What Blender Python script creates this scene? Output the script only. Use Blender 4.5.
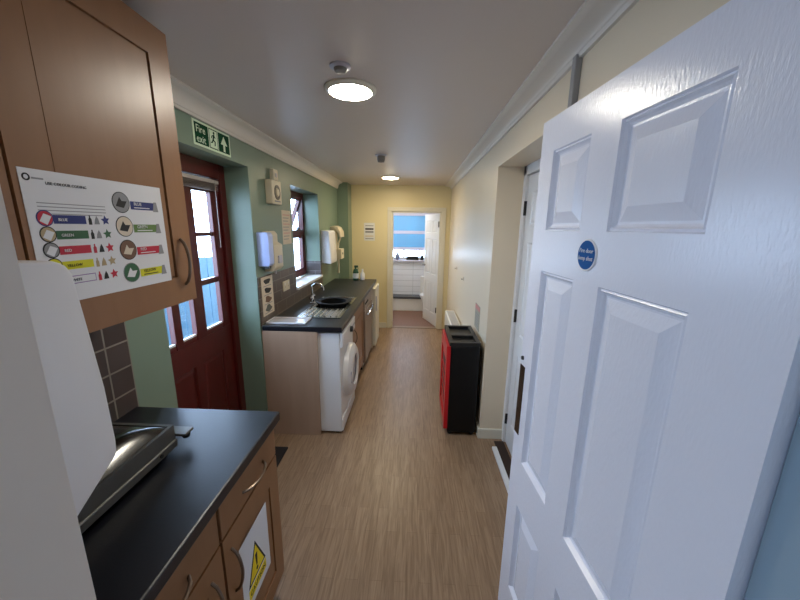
import bpy, bmesh, math, random
from mathutils import Vector, Matrix
random.seed(7)
sc = bpy.context.scene
for o in list(bpy.data.objects):
    bpy.data.objects.remove(o)
COL = sc.collection

# ---------------------------------------------------------------- camera, world, light, exposure
cam_d = bpy.data.cameras.new('camera')
cam_d.sensor_width = 36.0
cam_d.lens = 333.0 / 800.0 * 36.0
cam_d.clip_start = 0.02
cam = bpy.data.objects.new('camera', cam_d)
COL.objects.link(cam)
CR = Matrix(((0.9990697, -0.0217583, 0.0372331),
             (0.0410323, 0.2139539, -0.9759816),
             (0.0132696, 0.9766014, 0.2146477)))
cam.matrix_world = Matrix.Translation((0, 0, 1.65)) @ CR.to_4x4()
sc.camera = cam

wd = bpy.data.worlds.new('sky')
sc.world = wd
wd.use_nodes = True
wn = wd.node_tree.nodes
wn['Background'].inputs['Color'].default_value = (0.50, 0.70, 1.0, 1)
wn['Background'].inputs['Strength'].default_value = 13.5

def area_light(name, loc, rot, sx, sy, power, color, portal=False):
    d = bpy.data.lights.new(name, 'AREA')
    d.shape = 'RECTANGLE'; d.size = sx; d.size_y = sy
    d.energy = power; d.color = color
    if portal:
        d.cycles.is_portal = True
    o = bpy.data.objects.new(name, d)
    COL.objects.link(o)
    o.location = loc; o.rotation_euler = rot
    return o
PI = math.pi
# openings through which the daylight comes (portals only guide the sky light)
area_light('door_daylight_portal', (-1.42, 1.9, 1.42), (0, -PI / 2, 0), 1.1, 0.9, 1, (1, 1, 1), True)
area_light('window_daylight_portal', (-1.42, 3.6, 1.54), (0, -PI / 2, 0), 1.1, 1.1, 1, (1, 1, 1), True)
area_light('toilet_daylight_portal', (0.0, 6.92, 1.5), (-PI / 2, 0, 0), 1.3, 1.1, 1, (1, 1, 1), True)
area_light('added_opening_portal', (-1.78, -1.6, 1.35), (0, -PI / 2, 0), 0.8, 0.7, 1, (1, 1, 1), True)  # guides sky light through the opening added in the back room
# unseen fill light added to brighten the toilet
area_light('toilet_fill_light', (-0.2, 6.1, 2.24), (0, 0, 0), 0.3, 0.3, 9, (1.0, 0.95, 0.9))

sc.view_settings.view_transform = 'Standard'
sc.view_settings.look = 'None'
sc.view_settings.exposure = 0.52
sc.view_settings.gamma = 1.0
sc.view_settings.use_curve_mapping = False
LAMP_STRENGTH = 78.0
LAMP2_STRENGTH = 95.0

# ---------------------------------------------------------------- materials
def lin(c):
    r = []
    for v in c:
        v = v / 255.0
        r.append(v / 12.92 if v <= 0.04045 else ((v + 0.055) / 1.055) ** 2.4)
    return (r[0], r[1], r[2], 1.0)

def mat(name, c, rough=0.5, metal=0.0, spec=0.5, bump=0.0, bscale=60, var=0.0, vscale=6.0, coat=0.0):
    m = bpy.data.materials.new(name); m.use_nodes = True
    nt = m.node_tree; b = nt.nodes['Principled BSDF']
    b.inputs['Base Color'].default_value = lin(c)
    b.inputs['Roughness'].default_value = rough
    b.inputs['Metallic'].default_value = metal
    b.inputs['Specular IOR Level'].default_value = spec
    if coat:
        b.inputs['Coat Weight'].default_value = coat
    if bump or var:
        tc = nt.nodes.new('ShaderNodeTexCoord')
    if bump:
        n = nt.nodes.new('ShaderNodeTexNoise'); n.inputs['Scale'].default_value = bscale
        n.inputs['Detail'].default_value = 3
        nt.links.new(tc.outputs['Object'], n.inputs['Vector'])
        bp = nt.nodes.new('ShaderNodeBump'); bp.inputs['Strength'].default_value = bump
        bp.inputs['Distance'].default_value = 0.002
        nt.links.new(n.outputs['Fac'], bp.inputs['Height'])
        nt.links.new(bp.outputs['Normal'], b.inputs['Normal'])
    if var:
        n = nt.nodes.new('ShaderNodeTexNoise'); n.inputs['Scale'].default_value = vscale
        n.inputs['Detail'].default_value = 4
        nt.links.new(tc.outputs['Object'], n.inputs['Vector'])
        mx = nt.nodes.new('ShaderNodeMix'); mx.data_type = 'RGBA'
        mx.inputs['A'].default_value = lin([max(0, v * (1 - var)) for v in c])
        mx.inputs['B'].default_value = lin([min(255, v * (1 + var)) for v in c])
        nt.links.new(n.outputs['Fac'], mx.inputs['Factor'])
        nt.links.new(mx.outputs['Result'], b.inputs['Base Color'])
    return m

def wood(name, c1, c2, axis, rough=0.4, scale=3.0, stretch=14.0):
    """grain streaks running along axis"""
    m = bpy.data.materials.new(name); m.use_nodes = True
    nt = m.node_tree; b = nt.nodes['Principled BSDF']
    tc = nt.nodes.new('ShaderNodeTexCoord'); mp = nt.nodes.new('ShaderNodeMapping')
    s = [scale * stretch] * 3; s['xyz'.index(axis)] = scale
    mp.inputs['Scale'].default_value = s
    n = nt.nodes.new('ShaderNodeTexNoise'); n.inputs['Scale'].default_value = 1.0
    n.inputs['Detail'].default_value = 5; n.inputs['Distortion'].default_value = 0.6
    mx = nt.nodes.new('ShaderNodeMix'); mx.data_type = 'RGBA'
    mx.inputs['A'].default_value = lin(c1); mx.inputs['B'].default_value = lin(c2)
    nt.links.new(tc.outputs['Object'], mp.inputs['Vector'])
    nt.links.new(mp.outputs['Vector'], n.inputs['Vector'])
    nt.links.new(n.outputs['Fac'], mx.inputs['Factor'])
    nt.links.new(mx.outputs['Result'], b.inputs['Base Color'])
    b.inputs['Roughness'].default_value = rough
    return m

def tiles(name, c, cm, w, h, mortar, offset, plane, rough=0.3, var=0.12, shift=(0, 0)):
    m = bpy.data.materials.new(name); m.use_nodes = True
    nt = m.node_tree; b = nt.nodes['Principled BSDF']
    g = nt.nodes.new('ShaderNodeNewGeometry')
    sp = nt.nodes.new('ShaderNodeSeparateXYZ'); cb = nt.nodes.new('ShaderNodeCombineXYZ')
    nt.links.new(g.outputs['Position'], sp.inputs[0])
    nt.links.new(sp.outputs[plane[0]], cb.inputs['X']); nt.links.new(sp.outputs[plane[1]], cb.inputs['Y'])
    mp = nt.nodes.new('ShaderNodeMapping'); mp.inputs['Location'].default_value = (shift[0], shift[1], 0)
    nt.links.new(cb.outputs[0], mp.inputs['Vector'])
    br = nt.nodes.new('ShaderNodeTexBrick')
    br.offset = offset; br.squash = 1.0
    br.inputs['Scale'].default_value = 1.0
    br.inputs['Brick Width'].default_value = w; br.inputs['Row Height'].default_value = h
    br.inputs['Mortar Size'].default_value = mortar; br.inputs['Mortar Smooth'].default_value = 0.1
    br.inputs['Color1'].default_value = lin([v * (1 - var) for v in c])
    br.inputs['Color2'].default_value = lin([min(255, v * (1 + var)) for v in c])
    br.inputs['Mortar'].default_value = lin(cm)
    nt.links.new(mp.outputs[0], br.inputs['Vector'])
    nt.links.new(br.outputs['Color'], b.inputs['Base Color'])
    bp = nt.nodes.new('ShaderNodeBump'); bp.invert = True
    bp.inputs['Strength'].default_value = 0.5; bp.inputs['Distance'].default_value = 0.002
    nt.links.new(br.outputs['Fac'], bp.inputs['Height'])
    nt.links.new(bp.outputs['Normal'], b.inputs['Normal'])
    b.inputs['Roughness'].default_value = rough
    return m

def floor_material():
    m = bpy.data.materials.new('oak_strip_vinyl'); m.use_nodes = True
    nt = m.node_tree; b = nt.nodes['Principled BSDF']; L = nt.links
    g = nt.nodes.new('ShaderNodeNewGeometry')
    sp = nt.nodes.new('ShaderNodeSeparateXYZ'); L.new(g.outputs['Position'], sp.inputs[0])
    cb = nt.nodes.new('ShaderNodeCombineXYZ'); L.new(sp.outputs['Y'], cb.inputs['X']); L.new(sp.outputs['X'], cb.inputs['Y'])
    br = nt.nodes.new('ShaderNodeTexBrick'); br.offset = 0.37; br.offset_frequency = 2
    br.inputs['Scale'].default_value = 1; br.inputs['Brick Width'].default_value = 0.42
    br.inputs['Row Height'].default_value = 0.058; br.inputs['Mortar Size'].default_value = 0.0006
    br.inputs['Color1'].default_value = lin((148, 121, 95)); br.inputs['Color2'].default_value = lin((158, 131, 104))
    br.inputs['Mortar'].default_value = lin((125, 98, 72))
    L.new(cb.outputs[0], br.inputs['Vector'])
    mp = nt.nodes.new('ShaderNodeMapping'); mp.inputs['Scale'].default_value = (60, 4.5, 1)
    L.new(g.outputs['Position'], mp.inputs['Vector'])
    n = nt.nodes.new('ShaderNodeTexNoise'); n.inputs['Scale'].default_value = 1; n.inputs['Detail'].default_value = 5
    n.inputs['Distortion'].default_value = 1.2
    L.new(mp.outputs[0], n.inputs['Vector'])
    rp = nt.nodes.new('ShaderNodeValToRGB')
    rp.color_ramp.elements[0].position = 0.32; rp.color_ramp.elements[0].color = (0.66, 0.61, 0.56, 1)
    rp.color_ramp.elements[1].position = 0.66; rp.color_ramp.elements[1].color = (1.08, 1.08, 1.08, 1)
    L.new(n.outputs['Fac'], rp.inputs[0])
    mx = nt.nodes.new('ShaderNodeMix'); mx.data_type = 'RGBA'; mx.blend_type = 'MULTIPLY'
    mx.inputs['Factor'].default_value = 0.85
    L.new(br.outputs['Color'], mx.inputs['A']); L.new(rp.outputs[0], mx.inputs['B'])
    L.new(mx.outputs['Result'], b.inputs['Base Color'])
    b.inputs['Roughness'].default_value = 0.36
    b.inputs['Specular IOR Level'].default_value = 0.45
    bp = nt.nodes.new('ShaderNodeBump'); bp.inputs['Strength'].default_value = 0.25; bp.inputs['Distance'].default_value = 0.001
    L.new(n.outputs['Fac'], bp.inputs['Height']); L.new(bp.outputs['Normal'], b.inputs['Normal'])
    return m

def brushed_paint(name, c, rough):
    """gloss paint with brush streaks running along z (object space)"""
    m = mat(name, c, rough, spec=0.5)
    nt = m.node_tree; b = nt.nodes['Principled BSDF']
    tc = nt.nodes.new('ShaderNodeTexCoord'); mp = nt.nodes.new('ShaderNodeMapping')
    mp.inputs['Scale'].default_value = (190, 190, 55)
    n = nt.nodes.new('ShaderNodeTexNoise'); n.inputs['Scale'].default_value = 1; n.inputs['Detail'].default_value = 3
    nt.links.new(tc.outputs['Object'], mp.inputs['Vector']); nt.links.new(mp.outputs[0], n.inputs['Vector'])
    bp = nt.nodes.new('ShaderNodeBump'); bp.inputs['Strength'].default_value = 0.5; bp.inputs['Distance'].default_value = 0.0014
    nt.links.new(n.outputs['Fac'], bp.inputs['Height']); nt.links.new(bp.outputs['Normal'], b.inputs['Normal'])
    return m

def glass(name='window_glass'):
    m = bpy.data.materials.new(name); m.use_nodes = True
    nt = m.node_tree; nt.nodes.clear()
    out = nt.nodes.new('ShaderNodeOutputMaterial')
    tr = nt.nodes.new('ShaderNodeBsdfTransparent'); gl = nt.nodes.new('ShaderNodeBsdfGlossy')
    gl.inputs['Roughness'].default_value = 0.02
    mx = nt.nodes.new('ShaderNodeMixShader'); mx.inputs[0].default_value = 0.06
    nt.links.new(tr.outputs[0], mx.inputs[1]); nt.links.new(gl.outputs[0], mx.inputs[2])
    nt.links.new(mx.outputs[0], out.inputs[0])
    return m

def emit(name, c, s):
    m = bpy.data.materials.new(name); m.use_nodes = True
    nt = m.node_tree; nt.nodes.clear()
    out = nt.nodes.new('ShaderNodeOutputMaterial'); e = nt.nodes.new('ShaderNodeEmission')
    e.inputs[0].default_value = c; e.inputs[1].default_value = s
    nt.links.new(e.outputs[0], out.inputs[0])
    return m

def cloth_translucent(name, c, ct):
    m = bpy.data.materials.new(name); m.use_nodes = True
    nt = m.node_tree; nt.nodes.clear()
    out = nt.nodes.new('ShaderNodeOutputMaterial')
    d = nt.nodes.new('ShaderNodeBsdfDiffuse'); t = nt.nodes.new('ShaderNodeBsdfTranslucent')
    d.inputs[0].default_value = lin(c); t.inputs[0].default_value = lin(ct)
    mx = nt.nodes.new('ShaderNodeMixShader'); mx.inputs[0].default_value = 0.5
    nt.links.new(d.outputs[0], mx.inputs[1]); nt.links.new(t.outputs[0], mx.inputs[2])
    nt.links.new(mx.outputs[0], out.inputs[0])
    return m

M = {}
M['ceiling'] = mat('ceiling_paint', (216, 204, 194), 0.42, spec=0.35, bump=0.15, bscale=9)
M['green'] = mat('sage_green_paint', (120, 139, 122), 0.4, bump=0.12, bscale=40)
M['cream'] = mat('cream_paint', (226, 211, 185), 0.38, bump=0.12, bscale=40)
M['endcream'] = mat('lamp_yellowed_cream', (226, 212, 168), 0.4, bump=0.12, bscale=40)  # cream with the far lamp's yellow put into the colour
M['pier'] = mat('pale_grey_paint', (240, 228, 214), 0.55, bump=0.1, bscale=30)
M['white'] = mat('white_gloss', (226, 226, 226), 0.3)
M['offwhite'] = mat('offwhite_gloss', (222, 216, 198), 0.35)
M['doorwhite'] = brushed_paint('brushed_white_gloss', (236, 236, 244), 0.22)
M['frameblue'] = mat('blue_lit_lining', (150, 172, 186), 0.4)  # weak bluish light on the near lining put into its colour
M['cornice'] = mat('cornice_paint', (226, 220, 210), 0.5)
M['floor'] = floor_material()
M['wcfloor'] = mat('brown_vinyl', (122, 88, 70), 0.5, var=0.15, vscale=40)
M['beech'] = wood('beech_laminate', (150, 107, 72), (132, 92, 60), 'z', 0.38, 2.0, 10)
M['beech_edge'] = mat('beech_edging', (146, 102, 66), 0.45)
M['panel'] = wood('pale_end_panel', (176, 148, 126), (160, 132, 110), 'z', 0.4, 2.0, 10)
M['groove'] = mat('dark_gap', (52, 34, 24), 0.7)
M['worktop'] = mat('black_speckled_laminate', (12, 14, 22), 0.36, spec=0.6, bump=0.1, bscale=180, var=0.35, vscale=300)
M['worktop_edge'] = mat('black_laminate_edge', (34, 32, 33), 0.35)
M['steel'] = mat('stainless_steel', (178, 178, 176), 0.25, metal=1.0)
M['steel_dark'] = mat('dark_steel', (96, 96, 95), 0.16, metal=1.0)
M['grey_metal'] = mat('grey_metal', (112, 110, 106), 0.38, metal=0.75)
M['chrome'] = mat('chrome', (205, 205, 205), 0.12, metal=1.0)
M['nickel'] = mat('dull_nickel', (128, 112, 98), 0.35, metal=0.8)
M['black'] = mat('black_plastic', (18, 18, 19), 0.42)
M['blacksatin'] = mat('black_satin', (9, 9, 10), 0.4, spec=0.3)
M['bowlblack'] = mat('matt_black_plastic', (10, 10, 11), 0.65, spec=0.25)
M['rubber'] = mat('dark_mat_fibre', (34, 30, 30), 0.95, bump=0.6, bscale=300)
M['redwood'] = wood('red_stained_wood', (88, 20, 15), (66, 14, 11), 'z', 0.34, 3.0, 12)
M['redpaint'] = mat('red_enamel', (196, 26, 34), 0.3)
M['plasticwhite'] = mat('white_plastic', (228, 226, 226), 0.32)
M['cream_plastic'] = mat('cream_plastic', (214, 202, 176), 0.4)
M['bluelit'] = mat('blue_lit_plastic', (176, 192, 238), 0.3)  # blue daylight from the door painted into the dispenser cover
M['greyplastic'] = mat('grey_plastic', (190, 186, 194), 0.4)
M['appliance'] = mat('white_enamel', (222, 221, 220), 0.3)
M['silver'] = mat('silver_brown_enamel', (150, 134, 122), 0.35, metal=0.3)
M['darkglass'] = mat('dark_glass', (26, 26, 30), 0.08)
M['bronze'] = mat('dark_bronze', (70, 54, 42), 0.25, metal=0.8)
M['glass'] = glass()
M['tile'] = tiles('grey_brown_tiles', (72, 64, 61), (132, 126, 116), 0.1, 0.1035, 0.0035, 0.0, ('Y', 'Z'), 0.28, shift=(0.0865, 0.0455))
M['tile2'] = tiles('grey_brown_sink_tiles', (84, 70, 60), (124, 116, 104), 0.2, 0.096, 0.003, 0.5, ('Y', 'Z'), 0.28, shift=(0.03, 0.042))
M['tile_rev'] = tiles('grey_brown_reveal_tiles', (86, 76, 74), (132, 126, 122), 0.2, 0.096, 0.003, 0.5, ('X', 'Z'), 0.28, shift=(0.0, 0.042))
M['wctile'] = tiles('white_wall_tiles', (226, 228, 236), (186, 188, 196), 9.0, 0.115, 0.004, 0.0, ('X', 'Z'), 0.3, 0.01)
M['fence'] = mat('blue_fence_paint', (68, 104, 128), 0.6, var=0.08, vscale=20)
M['ground'] = mat('concrete', (150, 150, 150), 0.9)
M['paper'] = mat('white_paper', (224, 224, 226), 0.6)
M['paperwarm'] = mat('cream_paper', (214, 200, 178), 0.6)
M['blind'] = cloth_translucent('blue_blind_cloth', (160, 198, 224), (104, 150, 164))
M['blindwhite'] = cloth_translucent('white_blind_cloth', (232, 230, 238), (170, 158, 160))
M['slat'] = mat('pale_blind_slats', (180, 168, 158), 0.5)
M['signgreen'] = mat('sign_green', (4, 64, 38), 0.7, spec=0.15)
M['signglow'] = mat('sign_pale_green', (214, 232, 204), 0.7, spec=0.2)
M['signblue'] = mat('sign_blue', (4, 84, 152), 0.6, spec=0.2)
M['ink'] = mat('black_ink', (24, 24, 26), 0.6)
M['inkgrey'] = mat('grey_ink', (140, 140, 142), 0.6)
M['pblue'] = mat('print_blue', (30, 44, 112), 0.6)
M['pgreen'] = mat('print_green', (52, 98, 66), 0.6)
M['polive'] = mat('print_olive', (98, 128, 66), 0.6)
M['pred'] = mat('print_red', (190, 34, 58), 0.6)
M['pyellow'] = mat('print_yellow', (214, 208, 30), 0.6)
M['warnyellow'] = mat('warning_yellow', (240, 214, 20), 0.5)
M['pviolet'] = mat('print_violet', (150, 120, 170), 0.6)
M['ptan'] = mat('print_tan', (176, 156, 120), 0.6)
M['pbrown'] = mat('print_brown', (116, 84, 66), 0.6)
M['ppink'] = mat('print_pink', (206, 140, 130), 0.6)
M['greypic'] = mat('print_dark_grey', (92, 92, 84), 0.6)
M['bottlegreen'] = mat('green_plastic', (28, 74, 52), 0.35)
M['led'] = emit('green_led', (0.2, 0.9, 0.6, 1), 1.2)
M['lamp'] = emit('lamp_diffuser_warm_white', (1.0, 0.93, 0.80, 1), LAMP_STRENGTH)
M['lamp2'] = emit('lamp_diffuser_yellow_white', (1.0, 0.84, 0.56, 1), LAMP2_STRENGTH)

# ---------------------------------------------------------------- mesh helpers
WORLD = {}          # object -> matrix of its frame (thing and its parts share one frame)

class B:
    def __init__(s): s.bm = bmesh.new()
    def box(s, x0, x1, y0, y1, z0, z1, bev=0.0, seg=2):
        v = [s.bm.verts.new(p) for p in ((x0, y0, z0), (x1, y0, z0), (x1, y1, z0), (x0, y1, z0),
                                         (x0, y0, z1), (x1, y0, z1), (x1, y1, z1), (x0, y1, z1))]
        fs = [s.bm.faces.new([v[i] for i in q]) for q in ((0, 3, 2, 1), (4, 5, 6, 7), (0, 1, 5, 4), (1, 2, 6, 5), (2, 3, 7, 6), (3, 0, 4, 7))]
        if bev:
            es = list({e for f in fs for e in f.edges})
            bmesh.ops.bevel(s.bm, geom=es, offset=bev, segments=seg, profile=0.5, affect='EDGES')
        return s
    def prism(s, pts, axis, a, b, bev=0.0):
        """pts: 2D outline in the two other axes (in xyz order), extruded from a to b along axis"""
        def P(p, t):
            q = list(p); q.insert('xyz'.index(axis), t); return q
        lo = [s.bm.verts.new(P(p, a)) for p in pts]; hi = [s.bm.verts.new(P(p, b)) for p in pts]
        n = len(pts); fs = [s.bm.faces.new(lo), s.bm.faces.new(hi[::-1])]
        for i in range(n):
            fs.append(s.bm.faces.new((lo[i], hi[i], hi[(i + 1) % n], lo[(i + 1) % n])))
        bmesh.ops.recalc_face_normals(s.bm, faces=fs)
        if bev:
            es = list({e for f in fs for e in f.edges})
            bmesh.ops.bevel(s.bm, geom=es, offset=bev, segments=2, profile=0.5, affect='EDGES')
        return s
    def lathe(s, prof, c, axis='z', seg=40):
        """prof: (radius, height) list; closed at ends when radius 0"""
        rings = []
        for r, h in prof:
            ring = []
            for k in range(seg if r > 1e-6 else 1):
                t = 2 * PI * k / seg
                a, b = r * math.cos(t), r * math.sin(t)
                p = {'z': (a, b, h), 'x': (h, a, b), 'y': (b, h, a)}[axis]
                ring.append(s.bm.verts.new((c[0] + p[0], c[1] + p[1], c[2] + p[2])))
            rings.append(ring)
        fs = []
        for r0, r1 in zip(rings, rings[1:]):
            for k in range(seg):
                q = []
                for ring, kk in ((r0, k), (r0, k + 1), (r1, k + 1), (r1, k)):
                    v = ring[kk % len(ring)]
                    if v not in q: q.append(v)
                if len(q) > 2: fs.append(s.bm.faces.new(q))
        bmesh.ops.recalc_face_normals(s.bm, faces=fs)
        return s
    def cyl(s, c, r, h, axis='z', seg=32):
        return s.lathe([(0, 0), (r, 0), (r, h), (0, h)], c, axis, seg)
    def tube(s, pts, r, seg=10):
        pts = [Vector(p) for p in pts]; rings = []
        ref = Vector((0.123, 0.37, 0.91)).normalized()
        for i, p in enumerate(pts):
            d = (pts[min(i + 1, len(pts) - 1)] - pts[max(i - 1, 0)]).normalized()
            u = d.cross(ref).normalized(); w = d.cross(u)
            rr = r[i] if isinstance(r, (list, tuple)) else r
            rings.append([s.bm.verts.new(p + (u * math.cos(2 * PI * k / seg) + w * math.sin(2 * PI * k / seg)) * rr) for k in range(seg)])
        fs = []
        for a, b in zip(rings, rings[1:]):
            for k in range(seg):
                fs.append(s.bm.faces.new((a[k], a[(k + 1) % seg], b[(k + 1) % seg], b[k])))
        fs.append(s.bm.faces.new(rings[0][::-1])); fs.append(s.bm.faces.new(rings[-1]))
        bmesh.ops.recalc_face_normals(s.bm, faces=fs)
        return s
    def panel(s, o, u, v, n, ub, vb, panels, prof, depth):
        """slab with sunk panels. o corner, u/v/n unit dirs (n out of the face); ub, vb grid breaks;
        panels: set of (i, j) cells; prof: (inset, sink) rings; depth: slab thickness"""
        o, u, v, n = Vector(o), Vector(u), Vector(v), Vector(n)
        cache = {}
        def V(a, b, d):
            k = (round(a, 5), round(b, 5), round(d, 5))
            if k not in cache: cache[k] = s.bm.verts.new(o + u * a + v * b + n * d)
            return cache[k]
        fs = []
        for i in range(len(ub) - 1):
            for j in range(len(vb) - 1):
                a0, a1, b0, b1 = ub[i], ub[i + 1], vb[j], vb[j + 1]
                if (i, j) not in panels:
                    fs.append(s.bm.faces.new((V(a0, b0, 0), V(a1, b0, 0), V(a1, b1, 0), V(a0, b1, 0))))
                    continue
                pr = [V(a0, b0, 0), V(a1, b0, 0), V(a1, b1, 0), V(a0, b1, 0)]
                for ins, dd in prof:
                    nx = [V(a0 + ins, b0 + ins, -dd), V(a1 - ins, b0 + ins, -dd), V(a1 - ins, b1 - ins, -dd), V(a0 + ins, b1 - ins, -dd)]
                    for k in range(4):
                        fs.append(s.bm.faces.new((pr[k], pr[(k + 1) % 4], nx[(k + 1) % 4], nx[k])))
                    pr = nx
                fs.append(s.bm.faces.new(pr))
        # sides and back
        U0, U1, V0, V1 = ub[0], ub[-1], vb[0], vb[-1]
        for j in range(len(vb) - 1):
            for a in (U0, U1):
                fs.append(s.bm.faces.new((V(a, vb[j], 0), V(a, vb[j + 1], 0), V(a, vb[j + 1], -depth), V(a, vb[j], -depth))))
        for i in range(len(ub) - 1):
            for b in (V0, V1):
                fs.append(s.bm.faces.new((V(ub[i], b, 0), V(ub[i + 1], b, 0), V(ub[i + 1], b, -depth), V(ub[i], b, -depth))))
        for i in range(len(ub) - 1):
            for j in range(len(vb) - 1):
                fs.append(s.bm.faces.new((V(ub[i], vb[j], -depth), V(ub[i + 1], vb[j], -depth), V(ub[i + 1], vb[j + 1], -depth), V(ub[i], vb[j + 1], -depth))))
        bmesh.ops.recalc_face_normals(s.bm, faces=fs)
        return s
    def frame(s, o, u, v, n, w, h, t, depth):
        """rectangular ring, border t, from n=0 to n=depth"""
        o, u, v, n = Vector(o), Vector(u), Vector(v), Vector(n)
        out = [(0, 0), (w, 0), (w, h), (0, h)]; inn = [(t, t), (w - t, t), (w - t, h - t), (t, h - t)]
        def mk(q, d): return [s.bm.verts.new(o + u * a + v * b + n * d) for a, b in q]
        o0, o1, i0, i1 = mk(out, 0), mk(out, depth), mk(inn, 0), mk(inn, depth)
        fs = []
        for k in range(4):
            l = (k + 1) % 4
            for q in ((o0[k], o0[l], o1[l], o1[k]), (i0[k], i0[l], i1[l], i1[k]), (o0[k], o0[l], i0[l], i0[k]), (o1[k], o1[l], i1[l], i1[k])):
                fs.append(s.bm.faces.new(q))
        bmesh.ops.recalc_face_normals(s.bm, faces=fs)
        return s
    def build(s, name, m, parent=None, smooth=False, local=False):
        me = bpy.data.meshes.new(name)
        if parent is not None and not local:
            s.bm.transform(WORLD[parent.name].inverted())
        s.bm.to_mesh(me); s.bm.free()
        me.materials.append(m)
        o = bpy.data.objects.new(name, me); COL.objects.link(o)
        if smooth:
            for p in me.polygons: p.use_smooth = True
            try: me.set_sharp_from_angle(angle=math.radians(38))
            except Exception: pass
        if parent is not None:
            o.parent = parent; WORLD[o.name] = WORLD[parent.name]
        else:
            WORLD[o.name] = Matrix.Identity(4)
        return o

def tag(o, label=None, cat=None, group=None, kind=None):
    if label: o['label'] = label
    if cat: o['category'] = cat
    if group: o['group'] = group
    if kind: o['kind'] = kind
    return o

def thing(name, label, cat, loc, rz=0.0, group=None, kind=None):
    o = bpy.data.objects.new(name, None); COL.objects.link(o)
    o.empty_display_size = 0.05
    o.location = loc; o.rotation_euler = (0, 0, rz)
    WORLD[o.name] = Matrix.Translation(loc) @ Matrix.Rotation(rz, 4, 'Z')
    return tag(o, label, cat, group, kind)

def struct(b, name, m, label=None, smooth=False):
    return tag(b.build(name, m, None, smooth), label, None, None, 'structure')

def lettering(s, size, o, right, up, m, parent, name='lettering', align='LEFT', xs=1.0, lift=0.0006):
    """flat raised letters; o = world position of the text origin"""
    c = bpy.data.curves.new('txt', 'FONT'); c.body = s; c.size = size; c.extrude = 0.0003
    c.align_x = align; c.resolution_u = 2
    t = bpy.data.objects.new('txt', c); COL.objects.link(t)
    dg = bpy.context.evaluated_depsgraph_get(); dg.update()
    me = bpy.data.meshes.new_from_object(t.evaluated_get(dg))
    bpy.data.objects.remove(t)
    r = Vector(right).normalized(); u = Vector(up).normalized(); n = r.cross(u)
    mm = Matrix(((r.x * xs, u.x, n.x, o[0] + n.x * lift), (r.y * xs, u.y, n.y, o[1] + n.y * lift), (r.z * xs, u.z, n.z, o[2] + n.z * lift), (0, 0, 0, 1)))
    me.transform(WORLD[parent.name].inverted() @ mm)
    me.materials.clear(); me.materials.append(m); me.name = name
    ob = bpy.data.objects.new(name, me); COL.objects.link(ob); ob.parent = parent; WORLD[ob.name] = WORLD[parent.name]
    return ob

def bow(b, p0, p1, out, r, n=12, sag=1.0):
    """bow handle: a curved bar from p0 to p1 standing off by vector out"""
    p0, p1, out = Vector(p0), Vector(p1), Vector(out)
    pts = []
    for i in range(n + 1):
        t = i / n
        pts.append(p0.lerp(p1, t) + out * (math.sin(PI * t) ** 0.55))
    b.tube(pts, r, 8)
    return b

W = -1.135      # kitchen left wall
E_ = 0.56       # right wall
END = 5.33      # end wall
CZ = 2.27       # ceiling
RX = -1.32      # plane of the back door and window

# ---------------------------------------------------------------- structure
struct(B().box(-1.75, 1.75, -2.4, 5.43, -0.1, 0), 'floor', M['floor'])
tag(struct(B().box(-1.2, 1.2, 5.43, 7.05, -0.1, 0.0), 'floor_toilet', M['wcfloor']))
struct(B().box(-1.75, 1.75, -2.4, 7.05, CZ, CZ + 0.1), 'ceiling', M['ceiling'])
# left wall with openings for back door and window (openings run to the outer face)
b = B()
XO = -1.385
b.box(XO, W, 0.30, 1.435, 0, CZ)                 # near stretch
b.box(XO, W, 1.435, 2.352, 2.035, CZ)            # over door
b.box(XO, W, 2.352, 3.14, 0, CZ)                 # pier between door and window
b.box(XO, W, 3.14, 4.03, 0, 1.035)               # below window
b.box(XO, W, 3.14, 4.03, 2.01, CZ)               # above window
b.box(XO, W, 4.03, END + 0.1, 0, CZ)             # far stretch
struct(b, 'wall_left', M['green'])
struct(B().box(W, -0.98, 5.05, END, 0, CZ), 'trim_1', M['green'], 'green boxed pier in the far left corner')
# right wall
b = B()
b.box(E_, E_ + 0.25, 0.30, 1.25, 0, CZ)
b.box(E_, E_ + 0.25, 1.25, 2.41, 2.055, CZ)
b.box(E_, E_ + 0.25, 2.41, END, 0, CZ)
b.box(E_ + 0.25, E_ + 0.33, 1.0, 2.6, 0, CZ)
struct(b, 'wall_right', M['cream'])
# end wall with doorway
b = B()
b.box(-1.5, -0.345, END, END + 0.1, 0, CZ)
b.box(0.42, 0.85, END, END + 0.1, 0, CZ)
b.box(-0.345, 0.42, END, END + 0.1, 1.885, CZ)
struct(b, 'wall_end', M['endcream'])
# doorway wall where the camera stands: piers and header
b = B()
b.box(-1.75, -0.424, 0.19, 0.341, 0, CZ)
b.box(-0.424, 0.50, 0.19, 0.341, 2.03, CZ)
b.box(0.53, 1.75, 0.19, 0.30, 0, CZ)
struct(b, 'wall_near', M['pier'])
# back room shell; unseen opening on its left added to light the white door
b = B()
b.box(-1.75, -1.65, -2.4, -1.95, 0, CZ); b.box(-1.75, -1.65, -1.25, 0.19, 0, CZ); b.box(-1.75, -1.65, -1.95, -1.25, 0, 0.95); b.box(-1.75, -1.65, -1.95, -1.25, 1.75, CZ); b.box(1.65, 1.75, -2.4, 0.19, 0, CZ); b.box(-1.75, 1.75, -2.5, -2.4, 0, CZ)
struct(b, 'wall_back_room', M['pier'])
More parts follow.
